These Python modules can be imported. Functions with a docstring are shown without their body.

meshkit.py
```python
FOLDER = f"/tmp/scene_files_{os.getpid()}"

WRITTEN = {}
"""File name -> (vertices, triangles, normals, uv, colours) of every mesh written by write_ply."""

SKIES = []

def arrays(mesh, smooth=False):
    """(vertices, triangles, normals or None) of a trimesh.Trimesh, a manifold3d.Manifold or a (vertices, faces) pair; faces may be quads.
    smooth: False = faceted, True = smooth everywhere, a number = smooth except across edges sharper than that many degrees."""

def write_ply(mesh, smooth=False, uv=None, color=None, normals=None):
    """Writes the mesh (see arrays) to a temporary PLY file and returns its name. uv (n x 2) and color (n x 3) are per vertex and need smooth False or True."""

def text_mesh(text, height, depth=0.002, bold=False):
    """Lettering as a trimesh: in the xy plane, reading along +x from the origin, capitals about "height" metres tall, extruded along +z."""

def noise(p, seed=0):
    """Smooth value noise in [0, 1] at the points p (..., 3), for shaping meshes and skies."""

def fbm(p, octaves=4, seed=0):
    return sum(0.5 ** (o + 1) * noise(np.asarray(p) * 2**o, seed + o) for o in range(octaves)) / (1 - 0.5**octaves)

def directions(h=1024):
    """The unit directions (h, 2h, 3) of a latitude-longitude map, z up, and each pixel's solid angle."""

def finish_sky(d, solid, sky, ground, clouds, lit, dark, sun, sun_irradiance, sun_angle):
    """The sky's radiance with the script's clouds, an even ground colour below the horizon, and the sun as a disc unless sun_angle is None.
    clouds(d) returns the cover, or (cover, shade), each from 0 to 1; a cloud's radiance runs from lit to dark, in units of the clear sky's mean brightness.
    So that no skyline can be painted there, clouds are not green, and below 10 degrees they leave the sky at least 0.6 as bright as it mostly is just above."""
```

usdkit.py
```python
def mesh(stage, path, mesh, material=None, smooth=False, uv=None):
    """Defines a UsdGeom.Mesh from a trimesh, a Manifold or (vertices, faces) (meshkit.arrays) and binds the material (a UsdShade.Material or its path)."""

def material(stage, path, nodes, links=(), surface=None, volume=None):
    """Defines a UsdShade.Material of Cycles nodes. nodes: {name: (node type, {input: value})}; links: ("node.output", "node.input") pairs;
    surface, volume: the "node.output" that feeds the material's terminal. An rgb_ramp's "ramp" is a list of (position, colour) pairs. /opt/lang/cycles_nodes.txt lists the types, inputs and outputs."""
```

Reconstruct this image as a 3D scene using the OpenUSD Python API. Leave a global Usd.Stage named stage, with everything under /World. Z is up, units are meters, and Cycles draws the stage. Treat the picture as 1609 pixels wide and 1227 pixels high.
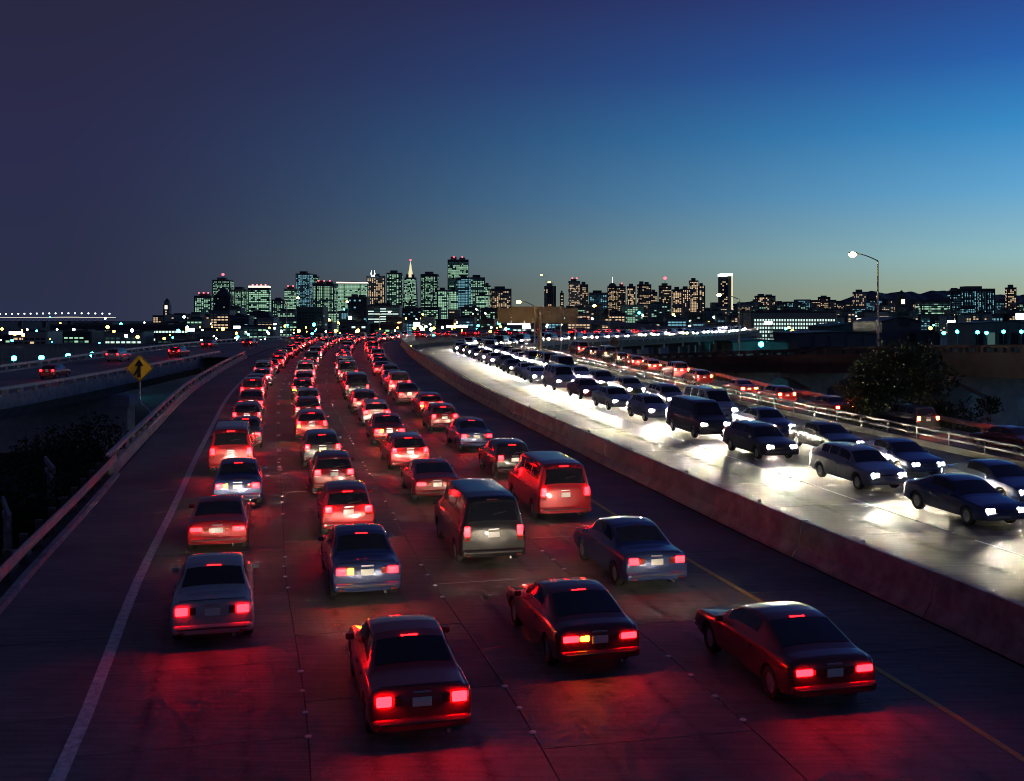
import math, random
import numpy as np, trimesh, manifold3d as m3
import usdkit, meshkit
from pxr import Usd, UsdGeom, UsdLux, UsdShade, Gf, Sdf
from scipy.interpolate import CubicSpline, PchipInterpolator
R = random.Random(7)
stage = Usd.Stage.CreateInMemory()
UsdGeom.SetStageUpAxis(stage, UsdGeom.Tokens.z); UsdGeom.SetStageMetersPerUnit(stage, 1.0)
UsdGeom.Xform.Define(stage, '/World'); UsdGeom.Scope.Define(stage, '/World/Looks')
EYE, FPX, HX, HY = 7.0, 1650.0, 804.5, 503.0          # eye height above the near road, lens in photo pixels, horizon
# ------------------------------------------------------------------ camera
cam = UsdGeom.Camera.Define(stage, '/World/camera')
cam.CreateHorizontalApertureAttr(36.0); cam.CreateVerticalApertureAttr(36.0 * 781 / 1024)
cam.CreateFocalLengthAttr(36.0 * FPX / 1609)
cam.CreateVerticalApertureOffsetAttr(-(613.5 - HY) / 1609 * 36.0)
cam.CreateClippingRangeAttr(Gf.Vec2f(0.5, 60000))
cam.AddTranslateOp().Set((0, 0, EYE)); cam.AddRotateXOp().Set(90.0)
cam.CreateExposureAttr(0.0)
# ------------------------------------------------------------------ sky and afterglow
AZ = math.radians(62.0)                                # the sun went down beyond the right edge of the picture
mat = usdkit.material
sky = UsdLux.DomeLight.Define(stage, '/World/sky')
def lin(*c): return tuple(((x / 255 + .055) / 1.055) ** 2.4 if x > 10 else x / 255 / 12.92 for x in c)
def elev(stops): return [(math.sin(math.radians(e)) * .5 + .5, tuple(x * 6.67 for x in lin(*c))) for e, c in stops]
away = elev([(-90, (20, 22, 34)), (0, (44, 50, 76)), (3, (43, 48, 74)), (9, (44, 44, 76)), (17, (41, 40, 64)), (40, (36, 36, 64)), (90, (33, 34, 62))])
glow = elev([(-90, (30, 34, 40)), (0, (158, 168, 138)), (1.6, (160, 178, 158)), (3.2, (150, 192, 196)), (6.5, (100, 168, 212)), (9.7, (58, 140, 200)), (13, (42, 98, 174)), (17, (42, 64, 134)), (40, (38, 46, 96)), (90, (33, 34, 62))])
sm = mat(stage, '/World/Looks/sky', {
    'sky': ('sky_texture', {'sky_type': 'single_scattering', 'sun_disc': False, 'sun_elevation': math.radians(-1.0), 'sun_rotation': AZ, 'altitude': 100.0, 'air_density': 1.0, 'aerosol_density': 0.2, 'ozone_density': 4.0}),
    'tc': ('texture_coordinate', {}), 'xyz': ('separate_xyz', {}), 'h': ('math', {'math_type': 'multiply_add', 'value2': 0.5, 'value3': 0.5}),
    'flat': ('vector_math', {'math_type': 'multiply', 'vector2': (1, 1, 0)}), 'nrm': ('vector_math', {'math_type': 'normalize'}),
    'dot': ('vector_math', {'math_type': 'dot_product', 'vector2': (math.sin(AZ), math.cos(AZ), 0)}),
    'w0': ('map_range', {'from_min': 0.05, 'from_max': 0.81, 'to_min': 0.0, 'to_max': 1.0, 'clamp': True}), 'w': ('math', {'math_type': 'power', 'value2': 2.0}),
    'away': ('rgb_ramp', {'ramp': away}), 'glow': ('rgb_ramp', {'ramp': glow}),
    'dusk': ('mix_color', {'blend_type': 'mix', 'use_clamp': False}), 'air': ('mix_color', {'blend_type': 'mix', 'fac': 0.95, 'use_clamp': False}),
    'bg': ('background_shader', {'strength': 0.15})},
    [('tc.generated', 'xyz.vector'), ('xyz.z', 'h.value1'), ('h.value', 'away.fac'), ('h.value', 'glow.fac'), ('tc.generated', 'flat.vector1'), ('flat.vector', 'nrm.vector1'),
     ('nrm.vector', 'dot.vector1'), ('dot.value', 'w0.value'), ('w0.result', 'w.value1'), ('w.value', 'dusk.fac'), ('away.color', 'dusk.a'), ('glow.color', 'dusk.b'),
     ('sky.color', 'air.a'), ('dusk.result', 'air.b'), ('air.result', 'bg.color')], surface='bg.background')
UsdShade.MaterialBindingAPI.Apply(sky.GetPrim()).Bind(sm)
for k, v in (('label', 'deep blue dusk sky, paler towards the right horizon'), ('category', 'sky'), ('kind', 'structure')): sky.GetPrim().SetCustomDataByKey(k, v)
sun = UsdLux.DistantLight.Define(stage, '/World/afterglow')
sun.CreateIntensityAttr(0.02); sun.CreateNormalizeAttr(True)
sun.CreateAngleAttr(20.0); sun.CreateColorAttr(Gf.Vec3f(1.0, 0.86, 0.72))
sun.AddRotateZOp().Set(-math.degrees(AZ)); sun.AddRotateXOp().Set(-86.0)
# ------------------------------------------------------------------ helpers
LOOKS = '/World/Looks/'
def tag(o, label=None, cat=None, group=None, kind=None):
    p = o.GetPrim() if hasattr(o, 'GetPrim') else o
    for k, v in (('label', label), ('category', cat), ('group', group), ('kind', kind)):
        if v: p.SetCustomDataByKey(k, v)
    return p
USED = {}
def free(parent, name):
    k = (parent, name); USED[k] = USED.get(k, -1) + 1
    return parent + '/' + (name if USED[k] == 0 else f'{name}_{USED[k]:03d}')
def thing(name, label, cat, loc=(0, 0, 0), rz=0.0, group=None, kind=None):
    x = UsdGeom.Xform.Define(stage, free('/World', name))
    x.AddTranslateOp().Set(Gf.Vec3d(*map(float, loc)))
    if rz: x.AddRotateZOp().Set(math.degrees(rz))
    return tag(x, label, cat, group, kind)
def part(parent, name, mesh, m, smooth=False):
    base = '/World' if parent is None else str(parent.GetPath())
    return usdkit.mesh(stage, free(base, name), mesh, m, smooth=smooth).GetPrim()
def copy(src, label, cat, loc, rz, group=None, name=None):
    x = UsdGeom.Xform.Define(stage, free('/World', name or src.rsplit('/', 1)[1]))
    x.GetPrim().GetReferences().AddInternalReference(src); x.GetPrim().SetInstanceable(True)
    x.AddTranslateOp().Set(Gf.Vec3d(*map(float, loc))); x.AddRotateZOp().Set(math.degrees(rz))
    return tag(x, label, cat, group)
class MB:
    def __init__(s): s.v, s.f, s.n = [], [], 0
    def add(s, v, f):
        v = np.asarray(v, float); f = np.asarray(f, int)
        if f.shape[1] == 4: f = np.vstack([f[:, [0, 1, 2]], f[:, [0, 2, 3]]])
        s.v.append(v); s.f.append(f + s.n); s.n += len(v); return s
    def tm(s, t): return s.add(t.vertices, t.faces)
    def box(s, x0, x1, y0, y1, z0, z1, rz=0, c=(0, 0)):
        v = np.array([[x, y, z] for z in (z0, z1) for y in (y0, y1) for x in (x0, x1)], float)
        if rz:
            ca, sa = math.cos(rz), math.sin(rz); v[:, :2] = v[:, :2] @ np.array([[ca, sa], [-sa, ca]])
        v[:, 0] += c[0]; v[:, 1] += c[1]
        return s.add(v, [[0, 2, 3, 1], [4, 5, 7, 6], [0, 1, 5, 4], [2, 6, 7, 3], [0, 4, 6, 2], [1, 3, 7, 5]])
    def tube(s, pts, r, n=8):
        p = np.asarray(pts, float); r = np.broadcast_to(r, (len(p),)); t = np.gradient(p, axis=0); t /= np.linalg.norm(t, axis=1, keepdims=True) + 1e-12
        a = np.cross(t, np.where(np.abs(t[:, 2:]) < .9, [0, 0, 1.], [1., 0, 0])); a /= np.linalg.norm(a, axis=1, keepdims=True) + 1e-12
        b = np.cross(t, a); g = np.arange(n) * 2 * np.pi / n
        v = (p[:, None] + r[:, None, None] * (np.cos(g)[None, :, None] * a[:, None] + np.sin(g)[None, :, None] * b[:, None])).reshape(-1, 3)
        f = [[i * n + j, i * n + (j + 1) % n, (i + 1) * n + (j + 1) % n, (i + 1) * n + j] for i in range(len(p) - 1) for j in range(n)]
        s.add(v, f)
        for k, rev in ((0, 1), (len(p) - 1, 0)):
            o = k * n; s.add(v[o:o + n], [[0, j, j + 1] if not rev else [0, j + 1, j] for j in range(1, n - 1)])
        return s
    def mesh(s): return np.vstack(s.v), np.vstack(s.f)
def at(px, py, Y): return ((px - HX) * Y / FPX, Y, EYE - (py - HY) * Y / FPX)     # a point seen at (px, py) that stands Y metres off
def zr(Y): return float(np.interp(Y, [0, 18, 36, 53, 72, 90, 115, 140, 170, 200, 300, 400, 700], [-.3, 0, .28, .6, 1.0, 1.4, 1.85, 2.2, 2.4, 2.5, 2.6, 2.8, 2.8]))
class Path:
    def __init__(s, pts, zf=None):
        p = np.array(pts, float); t = np.r_[0, np.cumsum(np.linalg.norm(np.diff(p[:, :2], axis=0), axis=1))]
        cs = CubicSpline(t, p[:, :2]); u = np.linspace(0, t[-1], 900); q = cs(u); l = np.r_[0, np.cumsum(np.linalg.norm(np.diff(q, axis=0), axis=1))]
        s.L = l[-1]; s.u = PchipInterpolator(l, u); s.cs = cs; s.d = cs.derivative(); s.zt = PchipInterpolator(t, p[:, 2]) if p.shape[1] == 3 else None
    def P(s, S, d=0.0, dz=0.0):
        u = float(s.u(S)); x, y = s.cs(u); tx, ty = s.d(u); n = math.hypot(tx, ty); tx, ty = tx / n, ty / n
        z = float(s.zt(u)) if s.zt is not None else zr(y)
        return np.array([x - ty * d, y + tx * d, z + dz])
    def head(s, S):
        tx, ty = s.d(float(s.u(S))); return math.atan2(ty, tx) - math.pi / 2          # turn about z of a thing built along +y
    def sY(s, Y):
        ss = np.linspace(0, s.L, 800); ys = np.array([s.P(a)[1] for a in ss]); return float(ss[np.argmax(ys >= Y)])
def stations(s0, s1, step): return np.linspace(s0, s1, max(2, int(math.ceil((s1 - s0) / step)) + 1))
def loft(path, prof, s0, s1, step=4.0, caps=True):
    """prof: closed outline [(offset to the left, height)] going anticlockwise seen from behind; swept along the path"""
    ss = stations(s0, s1, step); n = len(prof)
    v = np.array([path.P(S, d, z) for S in ss for d, z in prof])
    f = [[i * n + j, (i + 1) * n + j, (i + 1) * n + (j + 1) % n, i * n + (j + 1) % n] for i in range(len(ss) - 1) for j in range(n)]
    b = MB().add(v, f)
    if caps:
        import shapely.geometry as sg
        _, tri = trimesh.creation.triangulate_polygon(sg.Polygon(prof), engine='earcut')
        pv, _ = trimesh.creation.triangulate_polygon(sg.Polygon(prof), engine='earcut')
        for k, flip in ((0, False), (len(ss) - 1, True)):
            vv = np.array([path.P(ss[k], d, z) for d, z in pv]); b.add(vv, tri[:, ::-1] if flip else tri)
    return b
def strip(path, d0, d1, s0, s1, dz, step=4.0, b=None):
    ss = stations(s0, s1, step); v = np.array([path.P(S, d, dz) for S in ss for d in (d0, d1)])
    f = [[2 * i, 2 * i + 1, 2 * i + 3, 2 * i + 2] for i in range(len(ss) - 1)] if d0 > d1 else [[2 * i + 1, 2 * i, 2 * i + 2, 2 * i + 3] for i in range(len(ss) - 1)]
    return (b or MB()).add(v, f)
def rbox(x, y, z, r=.03, c=(0, 0, 0), n=8):
    sp = m3.Manifold.sphere(r, n); h = []
    for i in (-1, 1):
        for j in (-1, 1):
            for k in (-1, 1): h.append(sp.translate((c[0] + i * (x / 2 - r), c[1] + j * (y / 2 - r), c[2] + k * (z / 2 - r))))
    m = m3.Manifold.batch_hull(h).to_mesh(); return m.vert_properties[:, :3], m.tri_verts
# ------------------------------------------------------------------ materials
def plain(name, col, rough=.6, metal=0.0, spec=.5, vary=0.0, scale=3.0, bump=0.0, bscale=40.0, coat=0.0):
    n = {'p': ('principled_bsdf', {'base_color': col, 'roughness': rough, 'metallic': metal, 'specular_ior_level': spec, 'coat_weight': coat})}; l = []
    if vary or bump: n['g'] = ('geometry', {})
    if vary:
        n['n'] = ('noise_texture', {'scale': scale, 'detail': 6.0, 'roughness': .65}); n['r'] = ('rgb_ramp', {'ramp': [(.3, tuple(c * (1 - vary) for c in col)), (.5, col), (.72, tuple(min(1, c * (1 + vary)) for c in col))]})
        l += [('g.position', 'n.vector'), ('n.fac', 'r.fac'), ('r.color', 'p.base_color')]
    if bump:
        n['n2'] = ('noise_texture', {'scale': bscale, 'detail': 4.0}); n['b'] = ('bump', {'strength': bump, 'distance': .02}); l += [('g.position', 'n2.vector'), ('n2.fac', 'b.height'), ('b.normal', 'p.normal')]
    return mat(stage, LOOKS + name, n, l, surface='p.BSDF')
def glowing(name, col, strength, body=(.5, .5, .5)):
    return mat(stage, LOOKS + name, {'p': ('principled_bsdf', {'base_color': body, 'roughness': .3, 'emission_color': col, 'emission_strength': strength})}, [], surface='p.BSDF')
def concrete(name, col, k):
    """worn broom-finished concrete: broad stains, pits, fine grain"""
    return mat(stage, LOOKS + name, {
        'g': ('geometry', {}), 'big': ('noise_texture', {'scale': .22, 'detail': 5.0, 'roughness': .6}), 'mid': ('noise_texture', {'scale': 2.3, 'detail': 8.0, 'roughness': .72}), 'fine': ('noise_texture', {'scale': 26.0, 'detail': 6.0, 'roughness': .75}),
        'mp': ('mapping', {'mapping_type': 'point', 'scale': (.6, 9.0, 1.0), 'location': (k * 7.0, 0, 0)}), 'groove': ('noise_texture', {'scale': 1.0, 'detail': 3.0}),
        'r1': ('rgb_ramp', {'ramp': [(.3, tuple(c * .62 for c in col)), (.5, col), (.7, tuple(c * 1.35 for c in col))]}), 'r2': ('rgb_ramp', {'ramp': [(.25, (.45,) * 3), (.5, (.9,) * 3), (.75, (1.2,) * 3)]}),
        'r3': ('rgb_ramp', {'ramp': [(.3, (.55,) * 3), (.55, (1.0,) * 3), (.8, (1.25,) * 3)]}), 'm1': ('mix_color', {'blend_type': 'multiply', 'fac': .85, 'use_clamp': False}), 'm2': ('mix_color', {'blend_type': 'multiply', 'fac': .7, 'use_clamp': False}),
        'r4': ('rgb_ramp', {'ramp': [(.35, (.72,) * 3), (.6, (1.08,) * 3)]}), 'm3': ('mix_color', {'blend_type': 'multiply', 'fac': .8, 'use_clamp': False}),
        'rr': ('map_range', {'from_min': .3, 'from_max': .7, 'to_min': .5, 'to_max': .8}),
        'b': ('bump', {'strength': .55, 'distance': .012}), 'b2': ('bump', {'strength': .3, 'distance': .02}), 'p': ('principled_bsdf', {'specular_ior_level': .45})},
        [('g.position', 'big.vector'), ('g.position', 'mid.vector'), ('g.position', 'fine.vector'), ('g.position', 'mp.vector'), ('mp.vector', 'groove.vector'), ('big.fac', 'r1.fac'), ('mid.fac', 'r2.fac'), ('fine.fac', 'r3.fac'), ('groove.fac', 'r4.fac'),
         ('r1.color', 'm1.a'), ('r2.color', 'm1.b'), ('m1.result', 'm2.a'), ('r3.color', 'm2.b'), ('m2.result', 'm3.a'), ('r4.color', 'm3.b'), ('m3.result', 'p.base_color'), ('mid.fac', 'rr.value'), ('rr.result', 'p.roughness'),
         ('fine.fac', 'b.height'), ('groove.fac', 'b2.height'), ('b.normal', 'b2.normal'), ('b2.normal', 'p.normal')], surface='p.BSDF')
SLAB = [concrete('slab_concrete_%d' % k, c, k) for k, c in enumerate([(.20, .195, .18), (.235, .225, .205), (.18, .175, .165)])]
M = dict(
    deck=plain('deck_concrete', (.17, .165, .155), .8, vary=.35, scale=.8, bump=.3, bscale=14), barrier=plain('barrier_concrete', (.30, .28, .27), .75, vary=.45, scale=1.6, bump=.4, bscale=9),
    pier=plain('pier_concrete', (.30, .30, .29), .8, vary=.35, scale=.7, bump=.3, bscale=6), joint=plain('joint_filler', (.03, .03, .03), .7),
    paint=plain('white_road_paint', (.62, .62, .60), .55, vary=.45, scale=7, bump=.2), ypaint=plain('yellow_road_paint', (.62, .42, .06), .55, vary=.3, scale=9),
    lamplit_tone=plain('lamplit_tone_concrete', (.62, .66, .66), .7, vary=.2, scale=1.5, bump=.2, bscale=5),  # lamplight falling on two piers is put into this pale concrete colour
    dot=plain('ceramic_dot', (.82, .82, .78), .2), steel=plain('galvanised_steel', (.42, .43, .46), .42, .75, vary=.25, scale=2.5), dsteel=plain('dark_steel', (.10, .10, .11), .5, .5),
    wood=plain('post_timber', (.10, .08, .06), .85, vary=.3), pole=plain('pole_steel', (.45, .45, .46), .5, .55, vary=.15),
    sign=plain('sign_yellow', (.85, .5, .03), .35, vary=.08, scale=6), black=plain('sign_black', (.012, .012, .012), .5), signback=plain('sign_panel_back', (.38, .28, .18), .5, .35, vary=.2, scale=.8),
    ground=plain('city_ground', (.055, .058, .055), .9, vary=.5, scale=.02), earth=plain('embankment_earth', (.05, .048, .04), .95, vary=.5, scale=.4, bump=.5, bscale=3), hill=plain('hill_ground', (.05, .055, .06), .95, vary=.4, scale=.004),
    tyre=plain('tyre_rubber', (.02, .02, .02), .8), rim=plain('alloy_rim', (.5, .5, .52), .3, .9), carglass=plain('car_glass', (.008, .009, .011), .06, spec=.7), trim=plain('dark_trim', (.03, .03, .032), .55), plate=plain('number_plate', (.6, .6, .58), .4),
    tail=glowing('tail_lamp', (1, .006, .009), 26.0, (.3, .01, .01)), tail_bright=glowing('brake_lamp', (1, .0016, .0026), 95.0, (.3, .01, .01)), tail_far=glowing('high_brake_lamp', (1, .0014, .002), 60.0, (.3, .01, .01)), amber=glowing('amber_indicator', (1, .3, .005), 60.0, (.5, .2, .02)),
    orange_tail=glowing('orange_tail_lamp', (1, .07, .015), 120.0, (.3, .05, .01)), head=glowing('head_lamp', (1, .88, .68), 20000.0, (.8, .8, .8)), headdim=glowing('dipped_lamp', (1, .82, .6), 1300.0, (.8, .8, .8)),
    lens_off=plain('lamp_lens_unlit', (.25, .03, .02), .12), shade_tone=plain('shade_toned_concrete', (.055, .055, .056), .85, vary=.4, scale=.5, bump=.3, bscale=6),  # concrete darkened so the unlit look of the viaduct sits in the colour
    head_glass=plain('lamp_glass_off', (.55, .55, .55), .1),
    sodium=glowing('street_lamp_warm', (1, .58, .03), 90.0), sodium_far=glowing('lamp_globe_warm', (1, .5, .06), 14.0), white_far=glowing('lamp_globe_white', (.75, 1, .85), 13.0), cyan_far=glowing('flood_cyan', (.05, .9, 1.0), 16.0), cyan_flood=glowing('flood_cyan_near', (.02, .85, 1.0), 42.0), red_far=glowing('beacon_red', (1, .10, .13), 3.5),
    sheet_white=glowing('lit_sign_white', (.85, .97, 1), 3.0), leaf=None)
M['leaf'] = mat(stage, LOOKS + 'leaf', {'oi': ('geometry', {}), 'r': ('rgb_ramp', {'ramp': [(0, (.035, .05, .018)), (.6, (.075, .085, .03)), (1, (.12, .12, .05))]}), 'd': ('principled_bsdf', {'roughness': .55}), 't': ('translucent_bsdf', {}), 'm': ('mix_closure', {'fac': .25})},
    [('oi.random_per_island', 'r.fac'), ('r.color', 'd.base_color'), ('r.color', 't.color'), ('d.BSDF', 'm.closure1'), ('t.BSDF', 'm.closure2')], surface='m.closure')
def windows_lit(name, cols, lo, hi):
    """lit panes: each pane has its own brightness and tint"""
    return mat(stage, LOOKS + name, {'g': ('geometry', {}), 'c': ('rgb_ramp', {'ramp': cols}), 'wn': ('white_noise_texture', {'dimensions': '1D'}), 's': ('map_range', {'from_min': 0.0, 'from_max': 1.0, 'to_min': 0.0, 'to_max': 1.0}), 'pw': ('math', {'math_type': 'power', 'value2': 2.2}), 'ma': ('math', {'math_type': 'multiply_add', 'value2': hi - lo, 'value3': lo}), 'p': ('principled_bsdf', {'base_color': (.05, .05, .05), 'roughness': .15})},
        [('g.random_per_island', 'c.fac'), ('g.random_per_island', 'wn.w'), ('wn.value', 's.value'), ('s.result', 'pw.value1'), ('pw.value', 'ma.value1'), ('ma.value', 'p.emission_strength'), ('c.color', 'p.emission_color')], surface='p.BSDF')
WIN = dict(
    green=windows_lit('window_green_white', [(0, (.42, .75, .50)), (.5, (.72, .95, .66)), (.8, (.95, 1, .72)), (1, (.6, .9, .85))], .15, 2.6),
    cool=windows_lit('window_cool', [(0, (.25, .62, .75)), (.5, (.5, .85, .85)), (1, (.8, .95, .8))], .12, 2.2),
    warm=windows_lit('window_warm', [(0, (1, .7, .42)), (.4, (1, .86, .62)), (.75, (.95, .98, .8)), (1, (.7, .95, .8))], .1, 2.4),
    bright=windows_lit('window_bright', [(0, (.75, 1, .9)), (1, (1, 1, .8))], .5, 2.2))
WALL = [plain('tower_wall_%d' % k, c, .6, vary=.15, scale=.05) for k, c in enumerate([(.16, .21, .21), (.10, .13, .15), (.22, .25, .24), (.05, .06, .07), (.13, .13, .12), (.30, .33, .31)])]
FILL_GLOW = dict(green=windows_lit('fill_glow_green', [(0, (.2, .55, .5)), (1, (.5, .8, .55))], .01, .22), cool=windows_lit('fill_glow_blue', [(0, (.15, .45, .6)), (1, (.4, .7, .7))], .01, .22), warm=windows_lit('fill_glow_warm', [(0, (.35, .4, .4)), (1, (.8, .6, .4))], .005, .12))  # faint glow added to unlit windows to fill the tower walls with light
FILL_GLOW['bright'] = FILL_GLOW['green']
M['pane'] = plain('dark_pane', (.02, .03, .035), .12)
# ------------------------------------------------------------------ ground, hills
def sheet(x0, x1, y0, y1, nx, ny, zf):
    X, Y = np.meshgrid(np.linspace(x0, x1, nx), np.linspace(y0, y1, ny)); Z = zf(X, Y)
    v = np.stack([X, Y, Z], -1).reshape(-1, 3); f = [[j * nx + i, j * nx + i + 1, (j + 1) * nx + i + 1, (j + 1) * nx + i] for j in range(ny - 1) for i in range(nx - 1)]
    return v, np.array(f)
def gz(X, Y):
    near = -6.8 - .004 * np.abs(X); far = -18.0
    w = np.clip((Y - 130) / 220, 0, 1); w = w * w * (3 - 2 * w)
    n = meshkit.fbm(np.stack([X * .05, Y * .05, X * 0], -1), 4, 3) - .5
    return near * (1 - w) + far * w + n * 1.6 * np.clip(1 - (Y - 200) / 500, .05, 1)
ys = np.r_[np.linspace(-60, 400, 90), np.linspace(420, 2000, 40), np.linspace(2200, 30000, 24)]; xs = np.r_[np.linspace(-16000, -900, 14), np.linspace(-800, 800, 120), np.linspace(900, 16000, 14)]
GX, GY = np.meshgrid(xs, ys); GZ = gz(GX, GY); nx = len(xs)
g = part(None, 'ground', (np.stack([GX, GY, GZ], -1).reshape(-1, 3), np.array([[j * nx + i, j * nx + i + 1, (j + 1) * nx + i + 1, (j + 1) * nx + i] for j in range(len(ys) - 1) for i in range(nx - 1)])), M['ground'], True)
tag(g, 'dark city ground spreading below the raised freeway', kind='structure')
def ridge(name, pts, Y, depth, label, m):
    """a hill range whose crest runs through the photo points at the distance Y"""
    c = np.array([at(px, py, Y) for px, py in pts]); xs = np.linspace(c[0, 0], c[-1, 0], 140); zc = PchipInterpolator(c[:, 0], c[:, 2])(xs)
    zc = zc + (meshkit.fbm(np.stack([xs / Y * 120, xs * 0, xs * 0], -1), 4, 5) - .5) * Y * .003
    prof = [(0, 0.0), (.15, .25), (.4, .7), (.5, 1.0), (.7, .7), (1, 0)]
    v = [[x, Y + (t - .5) * depth, -19 + (z + 19) * h] for t, h in prof for x, z in zip(xs, zc)]; n = len(xs)
    f = [[j * n + i, j * n + i + 1, (j + 1) * n + i + 1, (j + 1) * n + i] for j in range(len(prof) - 1) for i in range(n - 1)]
    return tag(part(None, name, (np.array(v), np.array(f)), m, True), label, kind='structure')
ridge('far_hills', [(1290, 482), (1322, 474), (1344, 465), (1369, 456.5), (1392, 460), (1411, 458), (1428, 458), (1445, 462), (1461, 458), (1481, 456), (1497, 458), (1530, 461), (1570, 463), (1620, 464), (1720, 470)], 13000, 5000, 'long dark blue mountain ridge at the right horizon', M['hill'])
ridge('city_hill', [(1040, 498), (1100, 486), (1150, 478), (1190, 473), (1230, 474), (1290, 478), (1350, 476), (1420, 478), (1500, 480), (1560, 476), (1640, 474), (1800, 480)], 3300, 1500, 'built-up city hill behind the long lit building', M['hill'])
# ------------------------------------------------------------------ the two carriageways
NB = Path([(6.0, -14), (3.3, 0), (.2, 18.5), (-2.1, 27.6), (-4.4, 37.6), (-7.0, 48.8), (-10.2, 63), (-13.2, 76.5), (-18.0, 102), (-22.3, 128), (-25.6, 150), (-28.3, 170), (-30.9, 190), (-32.6, 212), (-32.4, 235), (-29, 257), (-21.5, 275), (-10, 290), (6, 303), (23, 318), (41, 340), (58, 368), (71, 402), (79, 446), (83, 500), (82, 560), (77, 640)])
pts = []
for S in np.arange(0, NB.sY(150), 14): pts.append(tuple(NB.P(S, -20.4)[:2]))
SB = Path(pts + [(-6.2, 158), (-3.8, 176), (1.5, 194), (9.5, 214), (19, 236), (31, 260), (45, 288), (61, 324), (76, 366), (89, 412), (99, 462), (104.5, 520), (106, 590), (104, 660)])
s75, nbL, sbL = NB.sY(84), NB.L - 4, SB.L - 4
BANDS = [(10.4, 7.55), (7.55, 3.72), (3.72, 0), (0, -3.72), (-3.72, -7.5), (-7.5, -10.45)]
nb = thing('northbound_road', 'curving concrete carriageway full of red tail lights on the left', None, kind='structure')
part(nb, 'deck', loft(NB, [(10.9, -.02), (10.9, -1.1), (-10.5, -1.1), (-10.5, -.02)], 0, nbL, 5).mesh(), M['joint'])
k = 0
for a, b in BANDS:
    S = 2.0 + R.random() * 2
    while S < s75:
        ln = 4.6 if a > 8 or b < -8 else R.choice([4.0, 4.6, 5.2]); dz = R.uniform(-.003, .003)
        part(nb, 'concrete_slab', loft(NB, [(a - .012, dz), (a - .012, dz - .05), (b + .012, dz - .05), (b + .012, dz)], S, min(S + ln, s75) - .022, 2.4).mesh(), SLAB[R.choice([0, 0, 1, 2])]); S += ln; k += 1
    part(nb, 'far_paving', strip(NB, a - .012, b + .012, s75, nbL, 0.0, 4).mesh(), SLAB[k % 2])
part(nb, 'edge_line', strip(NB, 7.62, 7.38, 2, nbL, .010, 3).mesh(), M['paint'])
part(nb, 'yellow_edge_line', strip(NB, -7.42, -7.56, 2, nbL, .010, 3).mesh(), M['ypaint'])
dotm = trimesh.creation.icosphere(2, 1.0); dotm = trimesh.Trimesh(dotm.vertices * [.062, .062, .026], dotm.faces)
ref_m = trimesh.creation.box((.11, .11, .03))
def marker(parent, path, S, d):
    p = path.P(S, d, .006); return part(parent, 'lane_dot', (np.asarray(dotm.vertices) + p, dotm.faces), M['dot'], True)
for d, s0 in ((0, NB.sY(16.6)), (-3.72, NB.sY(17.0)), (3.72, NB.sY(17.8))):
    c = s0
    while c < NB.sY(95):
        if not (d == 3.72 and c > NB.sY(52)):
            for j in range(4):
                if R.random() < .9: marker(nb, NB, c + j * 1.1, d + R.uniform(-.03, .03))
        c += 9.6
c = NB.sY(46)
while c < NB.sY(190):                                                    # short white dashes between the two left lanes
    part(nb, 'lane_dash', strip(NB, 3.72 + .1, 3.72 - .1, c, c + 1.1, .012, 1).mesh(), M['paint']); c += 5.8
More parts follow.
